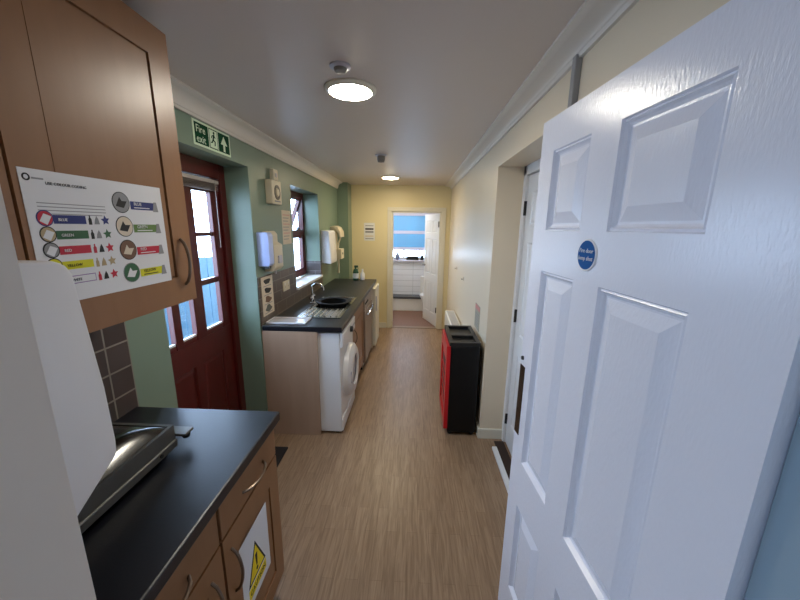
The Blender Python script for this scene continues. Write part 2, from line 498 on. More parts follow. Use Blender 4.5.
# toilet room
b = B()
b.box(-0.95, -0.85, END + 0.1, 6.95, 0, CZ); b.box(0.85, 0.95, END + 0.1, 6.95, 0, CZ)
struct(b, 'wall_toilet_sides', M['white'])
b = B()
b.box(-0.95, 0.95, 6.75, 6.95, 0, 1.0); b.box(-0.95, 0.95, 6.75, 6.95, 1.95, CZ)
b.box(-0.95, -0.6, 6.75, 6.95, 1.0, 1.95); b.box(0.6, 0.95, 6.75, 6.95, 1.0, 1.95)
struct(b, 'wall_toilet_back', M['wctile'])
struct(B().box(-0.85, 0.85, 6.5, 6.75, 0, 0.25, 0.008), 'trim_2', M['white'], 'white boxed-in pipes along the toilet floor')
struct(B().box(-0.85, 0.85, 6.485, 6.75, 0.25, 0.29, 0.004), 'trim_3', mat('dark_ledge', (70, 72, 78), 0.4), 'dark ledge over the boxed-in pipes')

# cornices
def cornice(name, x_wall, sgn, y0, y1, drop, out):
    pts = [(x_wall, CZ), (x_wall, CZ - drop), (x_wall + sgn * 0.012, CZ - drop), (x_wall + sgn * 0.016, CZ - drop + 0.012)]
    for i in range(9):
        t = i / 8 * PI / 2
        pts.append((x_wall + sgn * (0.02 + (out - 0.035) * (1 - math.cos(t))), CZ - drop + 0.014 + (drop - 0.03) * math.sin(t)))
    pts += [(x_wall + sgn * (out - 0.008), CZ - 0.012), (x_wall + sgn * out, CZ - 0.010), (x_wall + sgn * out, CZ)]
    return struct(B().prism(pts, 'y', y0, y1), name, M['cornice'], None, True)
cornice('cornice_left', W, 1, 0.341, 5.05, 0.088, 0.085)
cornice('cornice_right', E_, -1, 0.341, END, 0.05, 0.10)
# skirtings
def skirt(name, b): return struct(b, name, M['offwhite'])
skirt('baseboard_right', B().box(E_ - 0.015, E_, 2.425, END, 0, 0.085, 0.003))
skirt('baseboard_recess', B().box(E_, 0.735, 2.395, 2.41, 0, 0.085, 0.003).box(E_ - 0.015, E_ + 0.001, 2.395, 2.425, 0, 0.085, 0.003))
skirt('baseboard_end', B().box(-0.98, -0.425, END - 0.015, END, 0, 0.09, 0.003))
struct(B().box(0.632, 0.668, 1.35, 2.275, 0, 0.022, 0.004), 'trim_4', M['white'], 'white door threshold strip in the right recess')
struct(B().box(-0.345, 0.42, END + 0.0, END + 0.1, 0.0, 0.006), 'trim_5', mat('aluminium_strip', (150, 130, 110), 0.4, metal=0.6), 'metal floor strip under the far doorway')

struct(B().box(0.668, 0.74, 1.35, 2.36, 0, 0.008), 'trim_shadow', M['groove'], 'dark strip for the threshold shadow at the foot of the recess door')  # dark strip laid in for the shadow beside the threshold

# near door lining on the right
struct(B().box(0.495, 0.53, 0.15, 0.405, 0, CZ, 0.003).box(0.515, 0.56, 0.36, 0.42, 0, 2.05, 0.003), 'door_frame_near', M['frameblue'])

# ---------------------------------------------------------------- near white six-panel door
PROF6 = [(0.003, 0.006), (0.008, 0.003), (0.012, 0.010), (0.017, 0.013), (0.022, 0.013), (0.054, 0.002)]
ang = math.radians(4.3)
dt = thing('door_1', 'white six-panel door standing open on the right', 'door', (0.417, 1.203, 0), 0, kind='structure')
WORLD[dt.name] = Matrix.Translation((0.417, 1.203, 0)) @ Matrix.Rotation(-PI / 2 + ang, 4, 'Z')
dt.rotation_euler = (0, 0, -PI / 2 + ang)
# local: x runs from the free edge to the hinge, -y towards the corridor
ub = [0, 0.088, 0.283, 0.395, 0.642, 0.795]; vb = [0.006, 0.20, 0.60, 0.785, 1.515, 1.645, 1.885, 1.985]
cells = {(1, 1), (3, 1), (1, 3), (3, 3), (1, 5), (3, 5)}
leaf = B().panel((0, 0, 0), (1, 0, 0), (0, 0, 1), (0, -1, 0), ub, vb, cells, PROF6, 0.04).build('door_leaf', M['doorwhite'], dt, local=True)
B().box(0.002, 0.042, -0.002, 0.0005, 0.87, 1.15, 0.0008).build('push_plate', M['bronze'], dt, local=True)['label'] = 'narrow dark bronze push plate'
B().lathe([(0, -0.006), (0.007, -0.006), (0.008, 0.0)], (0.016, 0.0, 1.178), 'y', 20).build('lock_knob', M['black'], dt, True, local=True)
for zz in (0.25, 1.0, 1.75):
    B().cyl((0.797, -0.002, zz - 0.05), 0.006, 0.1, 'z', 12).build('hinge', M['nickel'], dt, True, local=True)

# round blue door sign
MD = WORLD[dt.name]
sg = thing('door_sign', 'round blue sign with white writing on the open white door', 'sign', (0, 0, 0))
so = MD @ Vector((0.333, 0.0, 1.586))
sg.location = so; sg.rotation_euler = dt.rotation_euler
WORLD[sg.name] = Matrix.Translation(so) @ Matrix.Rotation(-PI / 2 + ang, 4, 'Z')
def local_lathe(prof, seg=40): return B().lathe(prof, (0, 0, 0), 'y', seg)
local_lathe([(0, -0.003), (0.040, -0.003), (0.0415, -0.0015), (0.0415, 0.0003), (0, 0.0003)]).build('backing', M['plasticwhite'], sg, True, local=True)
local_lathe([(0, -0.0038), (0.0365, -0.0038), (0.0365, -0.003)]).build('blue_disc', M['signblue'], sg, local=True)
R3 = MD.to_3x3()
rt, up = R3 @ Vector((1, 0, 0)), Vector((0, 0, 1))
nrm = rt.cross(up)
for txt, dz in (('Fire door', 0.006), ('keep shut', -0.013)):
    lettering(txt, 0.0155, so + up * dz + nrm * 0.0038, rt, up, M['paper'], sg, 'lettering', 'CENTER')

# ---------------------------------------------------------------- door in the right recess
r2 = thing('door_2', 'white panel door set in the right-hand recess', 'door', (0.75, 2.36, 0), 0, kind='structure')
PROF_S = [(0.006, 0.006), (0.014, 0.008), (0.03, 0.002)]
B().panel((0.755, 2.36, 0.01), (0, -1, 0), (0, 0, 1), (-1, 0, 0), [0, 0.09, 0.33, 0.43, 0.67, 0.76], [0, 0.2, 0.75, 0.9, 1.55, 1.66, 1.87, 1.98], {(1, 1), (3, 1), (1, 3), (3, 3), (1, 5), (3, 5)}, PROF_S, 0.04).build('door_leaf', M['white'], r2)
for z0, z1 in ((1.735, 1.83), (0.985, 1.08), (0.165, 0.25)):
    B().box(0.737, 0.756, 2.355, 2.39, z0, z1, 0.002).cyl((0.742, 2.372, z0), 0.007, z1 - z0, 'z', 12).build('hinge', M['black'], r2, True)
struct(B().box(0.735, 0.81, 2.362, 2.411, 0, 2.056, 0.003).box(0.735, 0.81, 1.25, 1.60, 0, 2.056, 0.003).box(0.735, 0.81, 1.25, 2.41, 1.995, 2.056, 0.003), 'door_frame_recess', M['white'])

# ---------------------------------------------------------------- end doorway: architrave and open white door
b = B()
for x0, x1 in ((-0.415, -0.345), (0.42, 0.49)):
    b.box(x0, x1, END - 0.018, END + 0.001, 0, 1.885, 0.004)
b.box(-0.415, 0.49, END - 0.018, END + 0.001, 1.885, 1.945, 0.004)
b.box(-0.345, -0.325, END, END + 0.1, 0, 1.885); b.box(0.40, 0.42, END, END + 0.1, 0, 1.885); b.box(-0.345, 0.42, END, END + 0.1, 1.865, 1.885)
struct(b, 'door_frame_end', M['offwhite'])
hl = Vector((0.398, END + 0.085, 0)); fe = Vector((0.195, 5.98, 0)); dv = (fe - hl); dl = dv.length; dv.normalize()
d3 = thing('door_3', 'white panel door opening into the far toilet', 'door', hl, 0, kind='structure')
nn = Vector((dv.y, -dv.x, 0));  nn = nn if nn.x < 0 else -nn
S = dl / 0.68
B().panel(hl + Vector((0, 0, 0.01)), dv, (0, 0, 1), nn, [0, 0.09 * S, 0.3 * S, 0.38 * S, 0.59 * S, 0.68 * S], [0, 0.2, 0.72, 0.86, 1.45, 1.55, 1.75, 1.85], {(1, 1), (3, 1), (1, 3), (3, 3), (1, 5), (3, 5)}, PROF_S, 0.038).build('door_leaf', M['white'], d3)
hp = hl + dv * (dl - 0.06) + nn * 0.0
B().tube([hp + Vector((0, 0, 1.0)), hp + nn * 0.05 + Vector((0, 0, 1.0)), hp + nn * 0.05 - dv * 0.1 + Vector((0, 0, 1.0))], 0.008).build('handle', M['nickel'], d3, True)
for zz in (0.25, 1.65):
    B().cyl(hl + nn * 0.008 + Vector((0, 0, zz)), 0.008, 0.09, 'z', 10).build('hinge', M['bronze'], d3, True)

# ---------------------------------------------------------------- red back door (glazed) and frame
d4 = thing('door_4', 'dark red glazed back door with blue fence behind', 'door', (RX, 1.95, 0), 0, kind='structure')
b = B()
FX0, FX1 = RX - 0.05, RX + 0.02
b.box(FX0, FX1, 2.285, 2.352, 0, 2.035, 0.004); b.box(FX0, FX1, 1.435, 1.50, 0, 2.035, 0.004); b.box(FX0, FX1, 1.50, 2.285, 1.94, 2.035, 0.004)
b.build('frame', M['redwood'], d4)
b = B()
LX0, LX1 = RX - 0.032, RX
GY = [(1.545, 1.725), (1.785, 1.91), (2.01, 2.195)]
GZ = [(0.975, 1.27), (1.305, 1.575), (1.60, 1.85)]
ys = [1.502, 1.545, 1.725, 1.785, 1.91, 2.01, 2.195, 2.283]
for y0, y1 in ((1.502, 1.545), (1.725, 1.785), (1.91, 2.01), (2.195, 2.283)):
    b.box(LX0, LX1, y0, y1, 0.945, 1.938, 0.003)
for y0, y1 in GY:
    for z0, z1 in ((1.27, 1.305), (1.575, 1.60), (1.85, 1.938), (0.945, 0.975)):
        b.box(LX0 + 0.001, LX1 - 0.004, y0, y1, z0, z1, 0.002)
b.build('leaf_rails', M['redwood'], d4)
B().panel((LX1, 1.502, 0.012), (0, 1, 0), (0, 0, 1), (1, 0, 0), [0, 0.11, 0.36, 0.43, 0.67, 0.781], [0, 0.2, 0.78, 0.933], {(1, 1), (3, 1)}, [(0.008, 0.012), (0.03, 0.006)], 0.045).build('lower_panel', M['redwood'], d4)
for y0, y1 in GY:
    for z0, z1 in GZ:
        B().box(RX - 0.030, RX - 0.026, y0 - 0.003, y1 + 0.003, z0 - 0.003, z1 + 0.003).build('pane', M['glass'], d4)
b = B()
for y0, y1 in GY:
    b.box(RX - 0.02, RX - 0.006, y0, y1, 0.975, 0.988, 0.002)
b.build('pane_sill_bead', M['plasticwhite'], d4)
# raised slatted blind at the head of the door
bl = thing('blind', 'pale slatted blind gathered up at the head of the red door', 'blind', (RX + 0.03, 1.95, 1.85))
B().box(RX + 0.004, RX + 0.032, 1.55, 2.25, 1.905, 1.928, 0.003).build('headrail', M['slat'], bl)
for k in range(5):
    z = 1.862 + k * 0.0085
    B().prism([(RX + 0.003, z), (RX + 0.018, z + 0.003), (RX + 0.033, z + 0.001), (RX + 0.033, z + 0.0022), (RX + 0.018, z + 0.0042), (RX + 0.003, z + 0.0012)], 'y', 1.56, 2.24).build('slat', M['slat'], bl)
b = B(); b.tube([(RX + 0.034, 2.2, 1.92), (RX + 0.034, 2.2, 1.5)], 0.0015, 6); b.build('cord', M['slat'], bl)

# ---------------------------------------------------------------- kitchen window
w1 = thing('window_1', 'red framed window over the sink', 'window', (RX, 3.585, 1.03), 0, kind='structure')
b = B()
y0, y1, z0, z1 = 3.14, 4.03, 1.07, 2.01
b.frame((RX - 0.05, y0, z0), (0, 1, 0), (0, 0, 1), (1, 0, 0), y1 - y0, z1 - z0, 0.05, 0.06)
b.box(RX - 0.05, RX + 0.012, y0, y1, 1.545, 1.60, 0.004)
b.box(RX - 0.05, RX + 0.012, 3.55, 3.62, z0, z1, 0.004)
b.build('frame', M['redwood'], w1)
def casement(ya, yb, za, zb, tilt=0.0):
    root = WORLD[w1.name]
    fr = B().frame((RX - 0.035, ya, za), (0, 1, 0), (0, 0, 1), (1, 0, 0), yb - ya, zb - za, 0.04, 0.04)
    gl = B().box(RX - 0.016, RX - 0.012, ya + 0.04, yb - 0.04, za + 0.04, zb - 0.04)
    if tilt:
        mt = Matrix.Translation((RX, 0, zb)) @ Matrix.Rotation(tilt, 4, 'Y') @ Matrix.Translation((-RX, 0, -zb))
        fr.bm.transform(mt); gl.bm.transform(mt)
    f = fr.build('sash', M['redwood'], w1)
    gl.build('pane', M['glass'], f)
casement(3.185, 3.555, 1.115, 1.55); casement(3.615, 3.985, 1.115, 1.55)
casement(3.185, 3.555, 1.595, 1.965, 0.35); casement(3.615, 3.985, 1.595, 1.965, 0.35)
B().box(RX, RX + 0.03, 3.78, 3.80, 1.60, 1.63, 0.003).tube([(RX + 0.03, 3.79, 1.615), (RX + 0.035, 3.70, 1.60)], 0.007).build('latch', M['black'], w1, True)
tag(struct(B().box(RX + 0.01, W + 0.03, 3.142, 4.028, 1.035, 1.062, 0.004), 'window_sill', M['white'], 'white sill board below the red window'))
# tiled lower reveal
struct(B().box(RX + 0.012, W + 0.001, 4.024, 4.0305, 1.062, 1.23), 'trim_6', M['tile_rev'], 'tiled lower part of the window reveal')
# splashbacks
struct(B().box(W, W + 0.008, 0.345, 1.215, 0.905, 1.275), 'wall_tiles_near', M['tile'], 'grey-brown tiles behind the near worktop')
b = B(); b.box(W, W + 0.008, 2.36, 3.14, 0.905, 1.27); b.box(W, W + 0.008, 3.14, 4.03, 0.905, 1.035); b.box(W, W + 0.008, 4.03, 4.08, 0.905, 1.23)
struct(b, 'wall_tiles_sink', M['tile2'], 'grey-brown tiles behind the sink')
# ---------------------------------------------------------------- toilet window and blinds
w2 = thing('window_2', 'white toilet window with blue blinds', 'window', (0, 6.85, 1.0), 0, kind='structure')
b = B().frame((-0.6, 6.87, 1.0), (1, 0, 0), (0, 0, 1), (0, -1, 0), 1.2, 0.95, 0.05, 0.06)
for x in (-0.2, 0.12): b.box(x - 0.015, x + 0.015, 6.82, 6.86, 1.0, 1.95)
b.build('frame', M['white'], w2)
B().box(-0.56, 0.56, 6.838, 6.842, 1.04, 1.91).build('pane', M['glass'], w2)
struct(B().box(-0.62, 0.62, 6.70, 6.87, 0.97, 1.0, 0.004), 'window_sill_toilet', mat('lilac_white_sill', (214, 210, 226), 0.35), 'pale sill under the toilet window')
bb = thing('toilet_blind', 'blue roman blind half lowered over the toilet window', 'blind', (0, 6.78, 1.2))
B().box(-0.55, 0.55, 6.765, 6.80, 1.865, 1.93, 0.004).build('headrail', M['blindwhite'], bb)
B().box(-0.55, 0.55, 6.779, 6.783, 1.575, 1.865).build('upper_cloth', M['blind'], bb)
B().box(-0.55, 0.55, 6.772, 6.790, 1.515, 1.575, 0.004).build('fold_band', M['blindwhite'], bb)
B().box(-0.55, 0.55, 6.779, 6.783, 1.25, 1.515).build('lower_cloth', M['blind'], bb)
B().box(-0.55, 0.55, 6.772, 6.790, 1.19, 1.25, 0.004).build('bottom_bar', M['blindwhite'], bb)

# sill things
t = thing('toiletry_bottle', 'grey-blue bottle at the left end of the toilet sill', 'bottle', (-0.32, 6.76, 1.0))
B().lathe([(0, 0), (0.038, 0), (0.042, 0.01), (0.042, 0.09), (0.03, 0.115), (0.014, 0.125), (0.014, 0.14), (0, 0.14)], (-0.32, 6.76, 1.0), 'z', 20).build('body', mat('grey_blue_plastic', (110, 116, 140), 0.4), t, True)
B().lathe([(0, 0.14), (0.018, 0.14), (0.018, 0.17), (0, 0.17)], (-0.32, 6.76, 1.0), 'z', 16).build('cap', M['plasticwhite'], t, True)
t = thing('sill_tray', 'long dark tray in the middle of the toilet sill', 'tray', (-0.03, 6.76, 1.0))
B().frame((-0.14, 6.72, 1.0), (1, 0, 0), (0, 1, 0), (0, 0, 1), 0.24, 0.08, 0.006, 0.065).box(-0.14, 0.10, 6.72, 6.80, 1.0, 1.006).build('tray_body', M['black'], t)
B().box(-0.12, 0.08, 6.735, 6.785, 1.006, 1.075, 0.008).build('contents', M['groove'], t)
t = thing('dark_bottle', 'squat dark bottle at the right end of the toilet sill', 'bottle', (0.175, 6.76, 1.0))
B().lathe([(0, 0), (0.035, 0), (0.037, 0.02), (0.033, 0.08), (0.014, 0.10), (0, 0.10)], (0.175, 6.76, 1.0), 'z', 20).build('body', M['black'], t, True)
B().lathe([(0, 0.10), (0.014, 0.10), (0.014, 0.125), (0, 0.125)], (0.175, 6.76, 1.0), 'z', 16).build('cap', M['bronze'], t, True)

# toilet pan, partly behind the open door
t = thing('toilet', 'white toilet pan half hidden by the far open door', 'toilet', (0.33, 6.2, 0))
pan = B()
N = 28
def ell(z, rx, ry, cx, cy): return [pan.bm.verts.new((cx + rx * math.cos(2 * PI * k / N), cy + ry * math.sin(2 * PI * k / N), z)) for k in range(N)]
rg = [ell(0, .12, .15, .36, 6.28), ell(.12, .10, .14, .36, 6.28), ell(.25, .15, .2, .34, 6.25), ell(.36, .185, .235, .33, 6.22), ell(.38, .185, .235, .33, 6.22), ell(.38, .14, .185, .33, 6.22), ell(.28, .10, .13, .33, 6.24)]
for a_, b_ in zip(rg, rg[1:]):
    for k in range(N): pan.bm.faces.new((a_[k], a_[(k + 1) % N], b_[(k + 1) % N], b_[k]))
pan.bm.faces.new(rg[0][::-1]); pan.bm.faces.new(rg[-1])
pan.build('pan', M['white'], t, True)
st = B(); N2 = N
o1 = [st.bm.verts.new((.33 + .195 * math.cos(2 * PI * k / N), 6.22 + .245 * math.sin(2 * PI * k / N), .381)) for k in range(N)]
o2 = [st.bm.verts.new((.33 + .195 * math.cos(2 * PI * k / N), 6.22 + .245 * math.sin(2 * PI * k / N), .40)) for k in range(N)]
i1 = [st.bm.verts.new((.33 + .12 * math.cos(2 * PI * k / N), 6.22 + .165 * math.sin(2 * PI * k / N), .381)) for k in range(N)]
i2 = [st.bm.verts.new((.33 + .12 * math.cos(2 * PI * k / N), 6.22 + .165 * math.sin(2 * PI * k / N), .40)) for k in range(N)]
for k in range(N):
    l = (k + 1) % N
    for q in ((o1[k], o1[l], o2[l], o2[k]), (o2[k], o2[l], i2[l], i2[k]), (i2[k], i2[l], i1[l], i1[k]), (i1[k], i1[l], o1[l], o1[k])): st.bm.faces.new(q)
bmesh.ops.recalc_face_normals(st.bm, faces=st.bm.faces[:])
st.build('seat', M['plasticwhite'], t, True)
B().box(0.15, 0.51, 6.44, 6.499, 0.34, 0.72, 0.015).box(0.28, 0.40, 6.38, 6.49, 0.0, 0.34, 0.01).build('cistern', M['white'], t)

# ---------------------------------------------------------------- outside
struct(B().box(-6, XO, -2, 8, -0.12, -0.02), 'ground_outside', M['ground'])
f = thing('fence', 'blue painted board fence outside the back door', 'fence', (-2.65, 2.8, -0.02))
for k in range(26):
    y = 0.6 + k * 0.17
    B().box(-2.66, -2.64, y, y + 0.155, -0.02, 1.24 + 0.006 * math.sin(k * 2.3), 0.003).build('board', M['fence'], f)
B().box(-2.70, -2.66, 0.6, 5.0, 0.3, 0.38).box(-2.70, -2.66, 0.6, 5.0, 0.95, 1.03).build('rail', M['fence'], f)

# ---------------------------------------------------------------- wall cupboards (left, near)
SHAKER = [(0.0005, 0.008), (0.0045, 0.008), (0.0055, 0.004)]
def wall_cupboard(y0, y1, label, handle=True):
    t = thing('wall_cupboard', label, 'cupboard', (-0.97, (y0 + y1) / 2, 1.385), group='beech wall cupboards')
    B().box(W + 0.002, -0.812, y0 + 0.001, y1 - 0.001, 1.387, 2.225).build('carcass', M['beech'], t)
    w = y1 - y0
    d = B().panel((-0.79, y0 + 0.0025, 1.385), (0, 1, 0), (0, 0, 1), (1, 0, 0), [0, 0.085, w - 0.09, w - 0.005], [0, 0.09, 0.755, 0.842], {(1, 1)}, SHAKER, 0.021).build('door', M['beech'], t)
    if handle:
        bow(B(), (-0.789, y1 - 0.054, 1.60), (-0.789, y1 - 0.054, 1.445), (0.024, 0, 0), 0.005).build('handle', M['nickel'], d, True)
    return t
wall_cupboard(0.345, 0.652, 'beech wall cupboard mostly hidden behind the pale pier', False)
wall_cupboard(0.654, 1.166, 'beech wall cupboard with the colour coding poster on its door')

# poster on the cupboard door
PX = -0.79
po = thing('colour_coding_poster', 'white poster with coloured bars and round photos taped on the wall cupboard', 'poster', (PX, 0.86, 1.6))
PY0, PY1, PZ0, PZ1 = 0.668, 1.048, 1.470, 1.757
B().box(PX + 0.0003, PX + 0.0013, PY0, PY1, PZ0, PZ1).build('sheet', M['paper'], po)
fx = PX + 0.0013
def flat(y0, y1, z0, z1, m, name, parent, x=fx, th=0.0004):
    return B().box(x, x + th, y0, y1, z0, z1).build(name, m, parent)
def dot(y, z, r, m, name, parent, x=fx, th=0.0006, seg=24):
    return B().cyl((x, y, z), r, th, 'x', seg).build(name, m, parent)
def PYf(px): return PY0 + px * (PY1 - PY0)      # fractions of the sheet
def PZf(pz): return PZ1 - pz * (PZ1 - PZ0)
B().lathe([(0.0045, 0), (0.0045, 0.0005), (0.0075, 0.0005), (0.0075, 0)], (fx, PYf(0.034), PZf(0.06)), 'x', 24).build('emblem', M['ink'], po)
flat(PYf(0.06), PYf(0.12), PZf(0.07), PZf(0.058), M['inkgrey'], 'emblem_caption', po)
lettering('USE COLOUR CODING', 0.0088, (fx, PYf(0.125), PZf(0.10)), (0, 1, 0), (0, 0, 1), M['ink'], po, 'heading')
for k in range(4):
    z = PZf(0.232 + 0.026 * k)
    flat(PYf(0.06), PYf(0.475 - 0.03 * (k == 3)), z - 0.0018, z, M['inkgrey'], 'text_line', po)
photo_tints = ['pred', 'ptan', 'inkgrey', 'pyellow', 'paperwarm']
for k, (mm, wd_) in enumerate((('pblue', 'BLUE'), ('pgreen', 'GREEN'), ('pred', 'RED'), ('pyellow', 'YELLOW'), ('paper', 'WHITE'))):
    z = PZf(0.352 + 0.119 * k)
    if mm == 'paper':
        flat(PYf(0.13), PYf(0.325), z - 0.0095, z + 0.0095, M['pviolet'], 'bar_outline', po)
        flat(PYf(0.14), PYf(0.32), z - 0.0075, z + 0.0075, M['paper'], 'bar', po, fx + 0.0004)
    else:
        flat(PYf(0.13), PYf(0.325), z - 0.0095, z + 0.0095, M[mm], 'bar', po)
    lettering(wd_, 0.009, (fx + 0.0008, PYf(0.155), z - 0.0035), (0, 1, 0), (0, 0, 1), M['ink'] if mm in ('pyellow', 'paper') else M['paper'], po, 'bar_word')
    dot(PYf(0.086), z + 0.002, 0.0172, M['pblue'] if k == 0 else M['ink'], 'photo_ring', po)
    dot(PYf(0.086), z + 0.002, 0.0150, M[photo_tints[k]], 'round_photo', po, fx + 0.0003)
    B().prism([(PYf(0.086) - 0.012, z - 0.004), (PYf(0.086) + 0.002, z - 0.012), (PYf(0.086) + 0.013, z + 0.006), (PYf(0.086) - 0.002, z + 0.012)], 'x', fx + 0.0009, fx + 0.0012).build('photo_detail', M['paper'], po)
    ic = [M['ink'], M['ink'], M['pred'], M['ptan'], M['pred']][k]
    # bottle, cloth pile and splash pictograms
    y = PYf(0.353)
    B().prism([(y - 0.004, z - 0.011), (y + 0.004, z - 0.011), (y + 0.004, z + 0.002), (y + 0.0015, z + 0.006), (y + 0.0015, z + 0.011), (y - 0.0015, z + 0.011), (y - 0.0015, z + 0.006), (y - 0.004, z + 0.002)], 'x', fx, fx + 0.0004).build('bottle_icon', ic, po)
    y = PYf(0.398)
    B().prism([(y - 0.007, z - 0.010), (y + 0.007, z - 0.010), (y + 0.005, z + 0.002), (y + 0.001, z + 0.010), (y - 0.004, z + 0.001)], 'x', fx, fx + 0.0004).build('cloth_icon', M['inkgrey'] if k in (0, 1) else (M['ptan'] if k == 3 else M['ink']), po)
    y = PYf(0.461); pts = []
    for j in range(10):
        rr = 0.0125 if j % 2 == 0 else 0.006
        pts.append((y + rr * math.cos(2 * PI * j / 10 + 0.4), z + rr * math.sin(2 * PI * j / 10 + 0.4)))
    B().prism(pts, 'x', fx, fx + 0.0004).build('splash_icon', M['pblue'] if k == 0 else (M['pgreen'] if k == 1 else ic), po)
for k, (mm, wd_, tint) in enumerate((('pblue', 'BLUE', 'inkgrey'), ('polive', 'GREEN', 'ppink'), ('pred', 'RED', 'pbrown'), ('pyellow', 'YELLOW', 'pgreen'))):
    z = PZf(0.185 + 0.2195 * k); yc = PYf(0.607)
    dot(yc, z, 0.0275, M['ink'] if k != 3 else M['inkgrey'], 'photo_ring', po)
    dot(yc, z, 0.0255, M[tint] if k != 1 else M['paperwarm'], 'round_photo', po, fx + 0.0003)
    B().prism([(yc - 0.018, z - 0.010), (yc + 0.006, z - 0.014), (yc + 0.018, z + 0.004), (yc + 0.002, z + 0.004), (yc - 0.004, z + 0.014)], 'x', fx + 0.0009, fx + 0.0012).build('photo_detail', M['ink'] if k in (0, 1) else M['paperwarm'] if k == 2 else M['paper'], po)
    flat(PYf(0.685), PYf(0.915), z - 0.0165, z + 0.0055, M[mm], 'bar', po)
    lettering(wd_, 0.012, (fx + 0.0004, PYf(0.715), z - 0.005), (0, 1, 0), (0, 0, 1), M['ink'] if k == 3 else M['paper'], po, 'bar_word')
    flat(PYf(0.715), PYf(0.86), z - 0.0125, z - 0.0100, M['ink'] if k == 3 else M['paper'], 'bar_text_line', po, fx + 0.0004)
    y = PYf(0.915)
    B().prism([(y - 0.008, z - 0.020), (y + 0.013, z - 0.020), (y + 0.008, z + 0.008), (y - 0.002, z + 0.008)], 'x', fx + 0.0005, fx + 0.0009).build('bucket_icon', M['inkgrey'], po)

# ---------------------------------------------------------------- near base units
def drawer_line_unit(y0, y1, label, hinge_left, group):
    t = thing('base_unit', label, 'cupboard', (-0.83, (y0 + y1) / 2, 0), group=group)
    B().box(W + 0.01, -0.577, y0 + 0.001, y1 - 0.001, 0.10, 0.868).box(W + 0.01, -0.62, y0 + 0.001, y1 - 0.001, 0.0, 0.10).build('carcass', M['beech'], t)
    d = B().box(-0.576, -0.555, y0 + 0.004, y1 - 0.004, 0.722, 0.862, 0.0025).build('drawer', M['beech'], t)
    yc = (y0 + y1) / 2 + 0.01
    bow(B(), (-0.556, yc - 0.078, 0.772), (-0.556, yc + 0.078, 0.772), (0.03, 0, 0), 0.005).build('handle', M['nickel'], d, True)
    w = y1 - y0 - 0.008
    dr = B().panel((-0.555, y0 + 0.004, 0.12), (0, 1, 0), (0, 0, 1), (1, 0, 0), [0, 0.085, w - 0.075, w], [0, 0.085, 0.505, 0.594], {(1, 1)}, SHAKER, 0.021).build('door', M['beech'], t)
    yh = y0 + 0.042 if hinge_left else y1 - 0.06
    bow(B(), (-0.556, yh, 0.65), (-0.556, yh, 0.48), (0.03, 0, 0), 0.005).build('handle', M['nickel'], dr, True)
    return t
drawer_line_unit(0.345, 0.792, 'beech drawer and cupboard unit nearest the pale pier', False, 'beech base units')
drawer_line_unit(0.796, 1.20, 'beech drawer and cupboard unit with the yellow warning sheet on its door', True, 'beech base units')
wt = B().box(W + 0.002, -0.53, 0.343, 1.208, 0.87, 0.91, 0.005).build('worktop', M['worktop'], None)
tag(wt, 'black worktop of the near beech units carrying the grey metal tray', 'worktop')
# warning sheet
ws = thing('warning_sheet', 'white sheet with yellow warning triangle on a beech cupboard door', 'notice', (-0.555, 0.975, 0.45))
B().box(-0.5548, -0.5538, 0.873, 1.075, 0.305, 0.598).build('sheet', M['paper'], ws)
x = -0.5538
def rtri(cy, cz, w, h): return [(cy - w, cz), (cy + w, cz), (cy, cz + h)]
B().prism(rtri(0.972, 0.385, 0.066, 0.145), 'x', x, x + 0.0004).build('triangle_border', M['ink'], ws)
B().prism(rtri(0.972, 0.393, 0.054, 0.120), 'x', x + 0.0004, x + 0.0008).build('triangle', M['warnyellow'], ws)
B().prism([(0.964, 0.475), (0.98, 0.475), (0.976, 0.425), (0.968, 0.425)], 'x', x + 0.0008, x + 0.0011).cyl((x + 0.0008, 0.972, 0.411), 0.007, 0.0003, 'x', 16).build('exclamation_mark', M['ink'], ws)
flat(0.906, 1.038, 0.336, 0.378, M['warnyellow'], 'caption_strip', ws, x)
lettering('CAUTION', 0.026, (x + 0.0004, 0.972, 0.348), (0, 1, 0), (0, 0, 1), M['ink'], ws, 'lettering', 'CENTER')

# grey metal countertop appliance
ap = thing('tray_warmer', 'low grey metal box with a glossy dark top on the near black worktop', 'kitchen appliance', (-0.95, 0.68, 0.91))
A0, A1 = -1.10, -0.772
b = B(); b.box(A0, A1, 0.42, 0.955, 0.926, 0.953, 0.004); b.build('base', M['grey_metal'], ap)
b = B(); b.frame((A0 + 0.002, 0.424, 0.9545), (1, 0, 0), (0, 1, 0), (0, 0, 1), A1 - A0 - 0.006, 0.527, 0.011, 0.05)
b.box(A0 + 0.01, A1 - 0.01, 0.43, 0.945, 0.953, 0.966); b.build('body', M['grey_metal'], ap)
b = B()
gx, gy = 14, 14; vs = []
for i in range(gx + 1):
    row = []
    for j in range(gy + 1):
        u_, v_ = i / gx, j / gy
        dd = min(u_, 1 - u_, v_, 1 - v_)
        row.append(b.bm.verts.new((A0 + 0.012 + (A1 - A0 - 0.026) * u_, 0.434 + 0.508 * v_, 1.0 + 0.046 * (1 - (1 - min(1, dd / 0.28)) ** 2))))
    vs.append(row)
for i in range(gx):
    for j in range(gy): b.bm.faces.new((vs[i][j], vs[i + 1][j], vs[i + 1][j + 1], vs[i][j + 1]))
b.build('domed_lid', M['steel_dark'], ap, True)
b = B(); b.box(-0.90, -0.745, 0.955, 1.0, 0.958, 0.967, 0.003); b.build('side_ledge', M['grey_metal'], ap)
B().lathe([(0, 0), (0.011, 0.002), (0.013, 0.008), (0.013, 0.02), (0, 0.02)], (-0.765, 0.985, 0.936), 'z', 18).build('knob', M['black'], ap, True)
